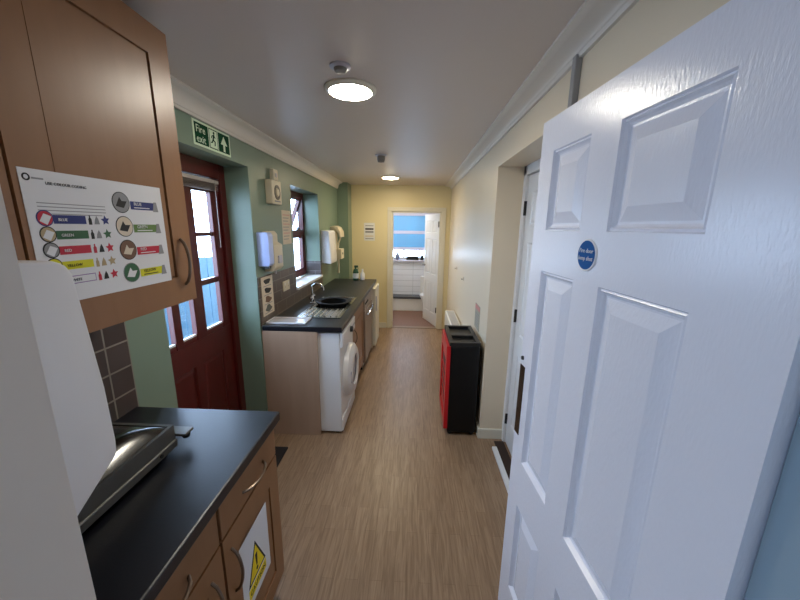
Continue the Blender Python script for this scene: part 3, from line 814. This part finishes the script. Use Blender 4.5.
for yy in (0.47, 0.91):
    for xx in (A0 + 0.05, A1 - 0.04):
        B().cyl((xx, yy, 0.91), 0.014, 0.017, 'z', 16).build('foot', M['black'], ap, True)
B().lathe([(0, 0), (0.006, 0), (0.006, 0.003), (0, 0.003)], (A1, 0.88, 0.94), 'x', 12).build('screw', M['black'], ap, True)

# white hand towel dispenser on the far face of the near pier
pd = thing('towel_dispenser', 'large white paper towel dispenser beside the pale pier in the foreground', 'dispenser', (-0.68, 0.342, 1.12))
prof = [(0.342, 1.602), (0.492, 1.592), (0.508, 1.584), (0.517, 1.568), (0.521, 1.52), (0.534, 1.36), (0.536, 1.25), (0.533, 1.222), (0.428, 1.155), (0.342, 1.14)]
b = B().prism(prof, 'x', -0.83, -0.552, 0.006); b.build('cover', M['plasticwhite'], pd, True)
B().box(-0.79, -0.59, 0.36, 0.41, 1.135, 1.150, 0.002).build('paper_slot', M['black'], pd)

# ---------------------------------------------------------------- mat, far base run
mt_ = tag(B().box(-1.125, -0.915, 1.46, 2.19, 0.0, 0.012, 0.004).build('doormat', M['rubber'], None), 'black doormat on the floor before the red back door', 'mat')

wt2 = thing('worktop', 'long black worktop around the steel sink along the green wall', 'worktop', (-0.83, 3.4, 0.87))
SX0, SX1, SY0, SY1 = -0.90, -0.62, 2.95, 3.29        # basin cut-out
b = B()
b.box(W + 0.009, -0.523, 2.36, SY0, 0.87, 0.91, 0.004); b.box(W + 0.009, -0.523, SY1, 4.72, 0.87, 0.91, 0.004)
b.box(W + 0.009, SX0, SY0 - 0.004, SY1 + 0.004, 0.8705, 0.9095); b.box(SX1, -0.5235, SY0 - 0.004, SY1 + 0.004, 0.8705, 0.9095)
b.build('top', M['worktop'], wt2)
B().box(W + 0.002, -0.712, 2.362, 2.382, 0, 0.869, 0.0015).build('end_panel', M['panel'], wt2)['label'] = 'pale brown end panel'

# steel sink
sk = thing('sink', 'stainless steel sink with ridged drainer set in the black worktop', 'sink', (-0.78, 3.02, 0.91))
b = B()
DX0, DX1, DY0, DY1 = -0.945, -0.585, 2.60, 3.44
b.box(DX0, DX1, DY0, SY0, 0.9105, 0.914, 0.001); b.box(DX0, DX1, SY1, DY1, 0.9105, 0.914, 0.001)
b.box(DX0, SX0, SY0, SY1, 0.9105, 0.914); b.box(SX1, DX1, SY0, SY1, 0.9105, 0.914)
b.frame((DX0, DY0, 0.913), (1, 0, 0), (0, 1, 0), (0, 0, 1), DX1 - DX0, DY1 - DY0, 0.008, 0.004)
b.build('deck', M['steel'], sk)
for k in range(7):
    xk = -0.915 + k * 0.048
    B().prism([(xk - 0.011, 0.9135), (xk - 0.004, 0.9185), (xk + 0.004, 0.9185), (xk + 0.011, 0.9135)], 'y', 2.64, 2.92).build('drainer_ridge', M['steel'], sk)
for k in range(3):
    yk = 3.31 + k * 0.04
    B().prism([(yk - 0.011, 0.9135), (yk - 0.004, 0.9185), (yk + 0.004, 0.9185), (yk + 0.011, 0.9135)], 'x', -0.925, -0.61).build('drainer_ridge', M['steel'], sk)
b = B(); b.frame((SX0, SY0, 0.76), (1, 0, 0), (0, 1, 0), (0, 0, 1), SX1 - SX0, SY1 - SY0, 0.002, 0.152)
b.box(SX0 + 0.001, SX1 - 0.001, SY0 + 0.001, SY1 - 0.001, 0.758, 0.762); b.build('basin', M['steel'], sk)
# black washing-up bowl standing in the basin
bw = tag(B().lathe([(0, 0.0), (0.105, 0.0), (0.115, 0.01), (0.132, 0.165), (0.168, 0.172), (0.170, 0.182), (0.160, 0.184), (0.125, 0.178), (0.108, 0.014), (0, 0.01)], (-0.76, 3.115, 0.764), 'z', 44).build('washing_up_bowl', M['bowlblack'], None, True), 'round black washing-up bowl standing in the sink', 'bowl')
# tap
tp = thing('tap', 'chrome swan-neck tap behind the black washing-up bowl', 'tap', (-0.978, 3.14, 0.9105))
B().lathe([(0, 0), (0.026, 0), (0.026, 0.008), (0.019, 0.014), (0.017, 0.07), (0.012, 0.078), (0, 0.078)], (-0.978, 3.14, 0.9105), 'z', 20).build('base', M['chrome'], tp, True)
pts = [(-0.975, 3.14, 0.985), (-0.975, 3.14, 1.05)]
for i in range(11):
    a = PI - i / 10 * PI
    pts.append((-0.975 + 0.05 + 0.05 * math.cos(a), 3.14 + 0.03 * (i / 10), 1.06 + 0.04 * math.sin(a)))
pts.append((pts[-1][0], pts[-1][1], 1.035))
B().tube(pts, 0.0105, 12).build('spout', M['chrome'], tp, True)
for s_ in (-1, 1):
    B().tube([(-0.975, 3.14, 0.955), (-0.975, 3.14 + 0.045 * s_, 0.962)], 0.008, 10).lathe([(0, 0), (0.013, 0), (0.016, 0.014), (0.012, 0.03), (0, 0.03)], (-0.975, 3.14 + 0.05 * s_, 0.955), 'z', 14).build('lever', M['chrome'], tp, True)
# tray near the end
tr = thing('draining_tray', 'flat pale tray lying on the near end of the sink worktop', 'tray', (-0.97, 2.5, 0.91))
b = B(); b.box(-1.12, -0.815, 2.415, 2.575, 0.9105, 0.917, 0.002); b.build('sheet', mat('pale_grey_plastic', (196, 194, 198), 0.22), tr)
b = B(); b.frame((-1.12, 2.415, 0.917), (1, 0, 0), (0, 1, 0), (0, 0, 1), 0.305, 0.16, 0.006, 0.006); b.build('rim', M['plasticwhite'], tr)

# washing machine
wm = thing('washing_machine', 'white front-loading washing machine under the near end of the sink worktop', 'washing machine', (-0.83, 2.69, 0))
b = B(); b.box(-1.09, -0.545, 2.386, 2.925, 0.02, 0.855, 0.008); b.build('body', M['appliance'], wm)
B().box(-0.5455, -0.522, 2.388, 2.923, 0.735, 0.853, 0.008).build('control_panel', M['appliance'], wm)
B().box(-0.5225, -0.519, 2.41, 2.56, 0.755, 0.835, 0.003).build('drawer_front', M['plasticwhite'], wm)
B().lathe([(0, 0.022), (0.02, 0.022), (0.024, 0.018), (0.026, 0.0)], (-0.522, 2.70, 0.795), 'x', 24).build('dial', M['black'], wm, True)
for k in range(4):
    B().cyl((-0.522, 2.78 + 0.035 * k, 0.795), 0.007, 0.004, 'x', 12).build('button', M['greyplastic'], wm, True)
dr = B().lathe([(0.125, 0.05), (0.135, 0.065), (0.19, 0.062), (0.222, 0.04), (0.23, 0.0), (0.12, 0.0)], (-0.546, 2.69, 0.44), 'x', 44).build('door', M['appliance'], wm, True)
B().lathe([(0, 0.052), (0.06, 0.05), (0.126, 0.04)], (-0.546, 2.69, 0.44), 'x', 36).build('door_glass', M['greyplastic'], dr, True)
B().box(-0.50, -0.478, 2.50, 2.52, 0.39, 0.49, 0.004).build('door_catch', M['greyplastic'], dr)
B().box(-0.5455, -0.535, 2.388, 2.923, 0.03, 0.13, 0.004).build('plinth', M['appliance'], wm)
for yy in (2.43, 2.88):
    for xx in (-1.05, -0.59):
        B().cyl((xx, yy, 0), 0.02, 0.022, 'z', 14).build('foot', M['black'], wm, True)

# sink cupboard
cu = thing('sink_cupboard', 'beech cupboard under the sink between washing machine and silver appliance', 'cupboard', (-0.83, 3.29, 0))
b = B(); b.box(W + 0.01, -0.572, 2.95, 3.62, 0.12, 0.75); b.box(W + 0.01, -0.62, 2.95, 3.62, 0, 0.12); b.build('carcass', M['beech'], cu)
B().box(-0.572, -0.55, 2.948, 3.617, 0.735, 0.865, 0.002).build('top_rail', M['beech'], cu)
w = 0.669
dd = B().panel((-0.55, 2.948, 0.13), (0, 1, 0), (0, 0, 1), (1, 0, 0), [0, 0.085, w - 0.085, w], [0, 0.085, 0.515, 0.6], {(1, 1)}, SHAKER, 0.021).build('door', M['beech'], cu)
bow(B(), (-0.551, 3.03, 0.68), (-0.551, 3.03, 0.54), (0.028, 0, 0), 0.005).build('handle', M['nickel'], dd, True)
# silver appliance
dw = thing('dishwasher', 'silver-brown under-counter appliance beyond the beech sink cupboard', 'kitchen appliance', (-0.83, 3.86, 0))
B().box(W + 0.015, -0.562, 3.625, 4.25, 0.03, 0.866, 0.006).build('body', M['silver'], dw)
B().box(-0.562, -0.535, 3.629, 4.246, 0.72, 0.862, 0.005).build('control_panel', M['silver'], dw)
B().box(-0.562, -0.53, 3.629, 4.246, 0.09, 0.712, 0.006).build('door', M['silver'], dw)
b = B(); b.tube([(-0.53, 3.66, 0.665), (-0.505, 3.66, 0.665), (-0.505, 4.19, 0.665), (-0.53, 4.19, 0.665)], 0.008, 8); b.build('handle', M['chrome'], dw, True)
B().box(-0.6, -0.57, 3.63, 4.24, 0.0, 0.09, 0.002).build('plinth', M['blacksatin'], dw)
for k in range(4):
    B().cyl((-0.535, 3.68 + 0.06 * k, 0.79), 0.012, 0.008, 'x', 14).build('button', M['black'], dw, True)
# white fridge at the end
fr = thing('small_fridge', 'white under-counter appliance at the far end of the black worktop', 'kitchen appliance', (-0.8, 4.3, 0))
B().box(W + 0.03, -0.53, 4.265, 4.70, 0.03, 0.862, 0.006).build('body', M['offwhite'], fr)
B().box(-0.53, -0.485, 4.267, 4.698, 0.06, 0.858, 0.01).build('door', M['offwhite'], fr)
B().box(-0.486, -0.472, 4.29, 4.31, 0.55, 0.75, 0.004).build('handle', M['greyplastic'], fr)
for yy in (4.31, 4.65):
    for xx in (-1.05, -0.58):
        B().cyl((xx, yy, 0), 0.018, 0.032, 'z', 12).build('foot', M['black'], fr, True)

# bottles at the end of the worktop
bo = thing('spray_bottle', 'dark green and white bottle at the far end of the worktop', 'bottle', (-0.80, 4.60, 0.91))
B().lathe([(0, 0), (0.038, 0), (0.042, 0.012), (0.042, 0.11), (0.03, 0.15), (0.014, 0.165), (0.014, 0.18), (0, 0.18)], (-0.80, 4.60, 0.91), 'z', 22).build('body', M['bottlegreen'], bo, True)
B().lathe([(0.0425, 0.03), (0.0435, 0.03), (0.0435, 0.10), (0.0425, 0.10)], (-0.80, 4.60, 0.91), 'z', 22).build('paper_label', M['paper'], bo, True)
B().box(-0.82, -0.765, 4.588, 4.612, 1.088, 1.118, 0.006).tube([(-0.77, 4.60, 1.09), (-0.765, 4.60, 1.06)], 0.004, 6).build('trigger', M['bottlegreen'], bo, True)
bo = thing('soap_bottle', 'squat white bottle beside the green bottle at the worktop end', 'bottle', (-0.71, 4.63, 0.91))
B().lathe([(0, 0), (0.030, 0), (0.033, 0.01), (0.030, 0.09), (0.012, 0.115), (0.012, 0.13), (0, 0.13)], (-0.71, 4.63, 0.91), 'z', 20).build('body', M['plasticwhite'], bo, True)
B().lathe([(0, 0.13), (0.015, 0.13), (0.013, 0.155), (0, 0.155)], (-0.71, 4.63, 0.91), 'z', 16).build('cap', M['plasticwhite'], bo, True)
bo['label'] = 'short white bottle at the far end of the black sink worktop'

# ---------------------------------------------------------------- things on the left wall
# fire exit sign
fs_ = thing('fire_exit_sign', 'green fire exit sign with running figure above the red door', 'sign', (W, 1.97, 2.11))
SY, EY, SZ, EZ = 1.790, 2.140, 2.051, 2.175
B().box(W + 0.0002, W + 0.004, SY, EY, SZ, EZ, 0.001).build('board', M['signglow'], fs_)
sx = W + 0.004
for y0, y1 in ((SY + 0.012, SY + 0.130), (SY + 0.137, SY + 0.217), (SY + 0.224, EY - 0.012)):
    flat(y0, y1, SZ + 0.011, EZ - 0.011, M['signgreen'] if y0 != SY + 0.137 else M['signgreen'], 'green_field', fs_, sx)
sx += 0.0004
lettering('Fire', 0.052, (sx, SY + 0.022, 2.118), (0, 1, 0), (0, 0, 1), M['signglow'], fs_, 'lettering')
lettering('exit', 0.052, (sx, SY + 0.022, 2.070), (0, 1, 0), (0, 0, 1), M['signglow'], fs_, 'lettering')
# pictogram: doorway and running figure
flat(SY + 0.142, SY + 0.212, SZ + 0.016, EZ - 0.016, M['signglow'], 'doorway_symbol', fs_, sx)
b = B(); yy, zz = SY + 0.176, 2.118
def limb(p, q, r): b.tube([(sx + 0.0008, p[0], p[1]), (sx + 0.0008, q[0], q[1])], r, 6)
b.cyl((sx + 0.0004, yy + 0.006, zz + 0.028), 0.0075, 0.0006, 'x', 14)
limb((yy + 0.003, zz + 0.018), (yy - 0.006, zz - 0.008), 0.0045); limb((yy - 0.006, zz - 0.008), (yy + 0.012, zz - 0.018), 0.0034); limb((yy + 0.012, zz - 0.018), (yy + 0.008, zz - 0.038), 0.003)
limb((yy - 0.006, zz - 0.008), (yy - 0.016, zz - 0.024), 0.0034); limb((yy - 0.016, zz - 0.024), (yy - 0.028, zz - 0.026), 0.003)
limb((yy + 0.003, zz + 0.016), (yy + 0.016, zz + 0.004), 0.0026); limb((yy + 0.003, zz + 0.016), (yy - 0.014, zz + 0.010), 0.0026); limb((yy - 0.014, zz + 0.010), (yy - 0.02, zz - 0.002), 0.0024)
b.build('running_figure', M['signgreen'], fs_)
ya = (SY + 0.224 + EY - 0.012) / 2
B().prism([(ya - 0.010, 2.068), (ya + 0.010, 2.068), (ya + 0.010, 2.105), (ya + 0.034, 2.105), (ya, 2.152), (ya - 0.034, 2.105), (ya - 0.010, 2.105)], 'x', sx, sx + 0.0005).build('arrow', M['signglow'], fs_)

# alarm sounder box with square detector above
al = thing('alarm_box', 'cream alarm box with a round ring on the green wall', 'alarm', (W, 2.75, 1.89))
B().box(W, W + 0.055, 2.60, 2.785, 1.81, 1.99, 0.008).build('case', M['cream_plastic'], al)
B().lathe([(0.036, 0), (0.036, 0.004), (0.056, 0.004), (0.056, 0)], (W + 0.055, 2.695, 1.90), 'x', 30).build('grille_ring', mat('grey_grille', (110, 104, 92), 0.6), al, True)
B().lathe([(0, 0), (0.03, 0), (0.028, 0.008), (0, 0.010)], (W + 0.055, 2.695, 1.90), 'x', 24).build('centre_cap', M['cream_plastic'], al, True)
B().box(W + 0.055, W + 0.0565, 2.64, 2.75, 1.828, 1.838).build('name_strip', M['inkgrey'], al)
sq = thing('call_point', 'small cream square box mounted above the alarm box', 'alarm', (W, 2.80, 2.03))
B().box(W, W + 0.035, 2.70, 2.785, 1.995, 2.08, 0.006).build('case', M['cream_plastic'], sq)
B().lathe([(0, 0.006), (0.016, 0.005), (0.018, 0.0)], (W + 0.035, 2.742, 2.035), 'x', 20).build('button', M['greyplastic'], sq, True)

# roll towel dispenser, blue door light put into its colour
bd = thing('wall_dispenser', 'dispenser box with pale blue daylight painted in on the green wall by the door', 'dispenser', (W, 2.40, 1.35))
B().prism([(W, 1.352), (W + 0.078, 1.352), (W + 0.09, 1.37), (W + 0.09, 1.575), (W + 0.078, 1.597), (W, 1.60)], 'y', 2.395, 2.475, 0.006).build('cover', M['bluelit'], bd, True)
B().box(W + 0.03, W + 0.07, 2.41, 2.46, 1.335, 1.355, 0.003).build('outlet', M['black'], bd)
bd['label'] = 'dispenser box with pale blue daylight painted in, nearest the red door on the green wall'
sd = thing('soap_dispenser', 'cream soap dispenser with lever right of the blue-white dispenser', 'dispenser', (W, 2.66, 1.3))
B().prism([(W, 1.30), (W + 0.06, 1.30), (W + 0.085, 1.33), (W + 0.085, 1.50), (W + 0.05, 1.52), (W + 0.05, 1.58), (W + 0.03, 1.605), (W, 1.605)], 'y', 2.495, 2.66, 0.006).build('body', M['cream_plastic'], sd, True)
B().box(W + 0.085, W + 0.10, 2.55, 2.61, 1.36, 1.42, 0.004).build('lever', M['greyplastic'], sd)
B().tube([(W + 0.05, 2.575, 1.302), (W + 0.05, 2.575, 1.275)], 0.008, 10).build('nozzle', M['greyplastic'], sd, True)

# notices, socket
def notice(name, label, y0, y1, z0, z1, m, x=W, dirn=1):
    t = thing(name, label, 'notice', (x, (y0 + y1) / 2, (z0 + z1) / 2))
    s_ = B().box(min(x, x + dirn * 0.0016), max(x, x + dirn * 0.0016), y0, y1, z0, z1).build('sheet', m, t)
    return t
n1 = notice('wall_notice', 'pinkish paper notice left of the kitchen window', 2.895, 3.095, 1.485, 1.777, M['paperwarm'])
for k in range(9):
    flat(2.915, 3.07 - 0.02 * (k % 3), 1.735 - 0.026 * k, 1.741 - 0.026 * k, M['ppink'] if k % 3 == 0 else M['inkgrey'], 'text_line', n1, W + 0.0016)
n2 = thing('picture_notice', 'tall white notice with four dark pictures on the sink tiles', 'notice', (W + 0.008, 2.50, 1.11))
tx = W + 0.008
B().box(tx + 0.0002, tx + 0.0015, 2.40, 2.60, 0.965, 1.265).build('sheet', M['paperwarm'], n2)
for k, mm in enumerate(('ink', 'ink', 'pbrown', 'greypic')):
    zc = 1.225 - 0.07 * k
    b = B()
    pts = [(2.50 + (0.055 + 0.012 * math.sin(3 * a + k)) * math.cos(a), zc + (0.024 + 0.006 * math.cos(2 * a + k)) * math.sin(a)) for a in [2 * PI * j / 18 for j in range(18)]]
    b.prism(pts, 'x', tx + 0.0015, tx + 0.002).build('picture', M[mm], n2)
    flat(2.43, 2.57, zc - 0.036, zc - 0.031, M['inkgrey'], 'text_line', n2, tx + 0.0015)
so_ = thing('wall_socket', 'white square socket plate on the tiles left of the sink', 'socket', (tx, 2.87, 1.13))
B().box(tx, tx + 0.010, 2.80, 2.945, 1.085, 1.172, 0.003).build('plate', M['cream_plastic'], so_)
for yy in (2.835, 2.91):
    B().box(tx + 0.010, tx + 0.0125, yy - 0.008, yy + 0.008, 1.14, 1.158, 0.002).build('switch', M['plasticwhite'], so_)
    B().box(tx + 0.0098, tx + 0.0104, yy - 0.003, yy + 0.003, 1.115, 1.125).build('pin_hole', M['black'], so_)

# far towel dispenser
td = thing('towel_dispenser', 'white paper towel dispenser right of the kitchen window', 'dispenser', (W, 4.27, 1.2))
B().prism([(W, 1.198), (W + 0.112, 1.187), (W + 0.116, 1.23), (W + 0.10, 1.575), (W + 0.085, 1.592), (W, 1.595)], 'y', 4.10, 4.43, 0.006).build('cover', M['plasticwhite'], td, True)
B().box(W + 0.03, W + 0.09, 4.14, 4.39, 1.182, 1.194, 0.002).build('paper_slot', M['black'], td)
# lever soap dispenser with hose
ld = thing('lever_dispenser', 'cream wall unit with curved hood and hose beyond the far towel dispenser', 'dispenser', (W, 4.66, 1.1))
hood = [(W, 1.64), (W + 0.06, 1.655), (W + 0.11, 1.63), (W + 0.14, 1.57), (W + 0.145, 1.50), (W + 0.12, 1.50), (W + 0.11, 1.545), (W + 0.07, 1.575), (W, 1.58)]
B().prism(hood, 'y', 4.55, 4.80, 0.005).build('hood', M['cream_plastic'], ld, True)
B().box(W, W + 0.05, 4.58, 4.78, 1.30, 1.60, 0.006).build('back_plate', M['cream_plastic'], ld)
B().box(W + 0.03, W + 0.14, 4.60, 4.78, 1.20, 1.34, 0.008).build('valve_block', M['cream_plastic'], ld)
B().lathe([(0, 0.004), (0.016, 0.004), (0.018, 0)], (W + 0.14, 4.69, 1.275), 'x', 16).build('button', M['black'], ld, True)
B().tube([(W + 0.13, 4.62, 1.50), (W + 0.10, 4.61, 1.42), (W + 0.09, 4.62, 1.34)], 0.012, 8).build('lever_arm', M['cream_plastic'], ld, True)
B().tube([(W + 0.08, 4.66, 1.20), (W + 0.085, 4.66, 1.08), (W + 0.08, 4.66, 1.0)], [0.018, 0.012, 0.016], 10).build('hose', M['cream_plastic'], ld, True)

# notice on end wall
ne = thing('end_wall_notice', 'small white notice on the cream end wall left of the far doorway', 'notice', (-0.70, END, 1.56))
B().box(-0.785, -0.615, END - 0.003, END - 0.0002, 1.43, 1.705).build('sheet', M['paper'], ne)
for z, h, mm in ((1.66, 0.012, 'inkgrey'), (1.61, 0.025, 'ink'), (1.565, 0.028, 'inkgrey'), (1.50, 0.02, 'paperwarm'), (1.46, 0.012, 'inkgrey')):
    B().box(-0.765, -0.635, END - 0.0036, END - 0.003, z - h / 2, z + h / 2).build('text_line', M[mm], ne)

# ---------------------------------------------------------------- ceiling things
def ceiling_light(x, y, r, m, label):
    t = thing('ceiling_light', label, 'lamp', (x, y, CZ), group='round ceiling lights')
    B().lathe([(0, 0), (r + 0.018, 0), (r + 0.018, -0.006), (r + 0.004, -0.016), (r - 0.003, -0.016), (r - 0.003, -0.004), (0, -0.004)], (x, y, CZ), 'z', 56).build('rim', M['offwhite'], t, True)
    B().lathe([(r - 0.003, -0.008), (r - 0.006, -0.016), (r * 0.6, -0.022), (0, -0.024)], (x, y, CZ), 'z', 56).build('diffuser', m, t, True)
    return t
lt = ceiling_light(-0.308, 1.705, 0.102, M['lamp'], 'large round ceiling light, nearest to the viewer')
B().lathe([(0, 0), (0.005, 0), (0.004, -0.004), (0, -0.005)], (-0.283, 1.836, CZ), 'z', 12).build('indicator_light', M['led'], lt, True)
ceiling_light(-0.315, 4.485, 0.105, M['lamp2'], 'yellowish round ceiling light close to the end wall')
def detector(x, y, label, r=0.036, tall=0.03):
    t = thing('smoke_detector', label, 'detector', (x, y, CZ), group='ceiling detectors')
    B().lathe([(0, 0), (r + 0.008, 0), (r + 0.008, -0.006), (r, -0.010), (0, -0.010)], (x, y, CZ), 'z', 30).build('base', M['greyplastic'], t, True)
    B().lathe([(r * 0.75, -0.010), (r * 0.75, -tall * 0.6), (r * 0.62, -tall), (0, -tall * 1.1)], (x, y, CZ), 'z', 30).build('sensor_head', mat('grey_sensor', (130, 124, 116), 0.5), t, True)
detector(-0.306, 1.475, 'small round ceiling detector beside the large near light', 0.034, 0.022)
detector(-0.306, 3.15, 'small ceiling detector between the two round lights', 0.046, 0.06)
# grey strip added for the shadowy wall edge on the right wall
tag(B().box(E_ - 0.022, E_ + 0.0005, 1.305, 1.335, 2.058, 2.232, 0.003).build('shadow_strip', mat('shadow_grey', (150, 146, 142), 0.4), None), 'short grey vertical strip for the shadowy wall edge below the right cornice', 'wall strip')

# ---------------------------------------------------------------- right side things
bn = thing('floor_cabinet', 'black box-shaped floor cabinet with red front against the cream wall', 'cabinet', (0.41, 2.65, 0))
b = B()
b.box(0.300, 0.527, 2.42, 2.885, 0.03, 0.765, 0.012); b.build('body', M['blacksatin'], bn)
b = B(); b.frame((0.292, 2.42, 0.765), (1, 0, 0), (0, 1, 0), (0, 0, 1), 0.235, 0.465, 0.03, 0.03); b.box(0.31, 0.51, 2.43, 2.87, 0.764, 0.772); b.box(0.30, 0.52, 2.60, 2.66, 0.768, 0.795, 0.004)
b.build('top_tray', M['black'], bn)
fp = B().panel((0.272, 2.425, 0.06), (0, 1, 0), (0, 0, 1), (-1, 0, 0), [0, 0.05, 0.405, 0.455], [0, 0.07, 0.60, 0.70], {(1, 1)}, [(0.012, 0.012), (0.02, 0.014)], 0.03)
fp.build('front_panel', M['redpaint'], bn)['label'] = 'red front panel'
B().box(0.2835, 0.288, 2.50, 2.80, 0.20, 0.58, 0.002).build('grille', M['black'], bn)
for k in range(4):
    B().box(0.276, 0.284, 2.51, 2.79, 0.25 + 0.085 * k, 0.258 + 0.085 * k, 0.002).build('grille_bar', M['redpaint'], bn)
for yy in (2.46, 2.84):
    for xx in (0.325, 0.50):
        B().cyl((xx, yy - 0.012, 0.018), 0.018, 0.024, 'y', 16).build('castor', M['black'], bn, True)
# radiator/convector
rd = thing('convector_heater', 'white low wall heater behind the black and red cabinet', 'heater', (0.48, 3.6, 0.08))
B().box(0.425, 0.545, 3.05, 4.22, 0.12, 0.60, 0.014).build('case', M['offwhite'], rd)
B().box(0.44, 0.525, 3.10, 4.17, 0.600, 0.603).build('outlet_grille', M['greyplastic'], rd)
for k in range(24):
    B().box(0.442, 0.523, 3.13 + k * 0.043, 3.136 + k * 0.043, 0.603, 0.609).build('grille_fin', M['offwhite'], rd)
for yy in (3.2, 4.05):
    B().box(0.42, 0.5445, yy - 0.03, yy + 0.03, 0.0, 0.12, 0.004).build('foot', M['offwhite'], rd)
nr = thing('wall_leaflet', 'narrow leaflet with a pink top on the right wall above the black cabinet', 'notice', (E_, 2.78, 0.92))
B().box(E_ - 0.003, E_ - 0.0002, 2.685, 2.885, 0.80, 1.01).build('sheet', mat('grey_green_paper', (168, 160, 140), 0.6), nr)
B().box(E_ - 0.0036, E_ - 0.003, 2.69, 2.88, 0.965, 1.005).build('pink_heading', M['ppink'], nr)
for k in range(5):
    B().box(E_ - 0.0036, E_ - 0.003, 2.71, 2.86, 0.83 + 0.024 * k, 0.838 + 0.024 * k).build('text_line', M['inkgrey'], nr)
for y, z, lb in ((4.27, 1.146, 'small wall hook on the right wall, the farther of two'), (3.66, 1.10, 'small wall hook on the right wall, the nearer of two')):
    hk = thing('wall_hook', lb, 'hook', (E_, y, z), group='hooks on the right wall')
    B().box(E_ - 0.006, E_, y - 0.012, y + 0.012, z - 0.02, z + 0.02, 0.002).build('plate', M['paperwarm'], hk)
    B().tube([(E_ - 0.006, y, z), (E_ - 0.024, y, z - 0.012), (E_ - 0.026, y, z + 0.004)], 0.003, 8).build('peg', M['nickel'], hk, True)
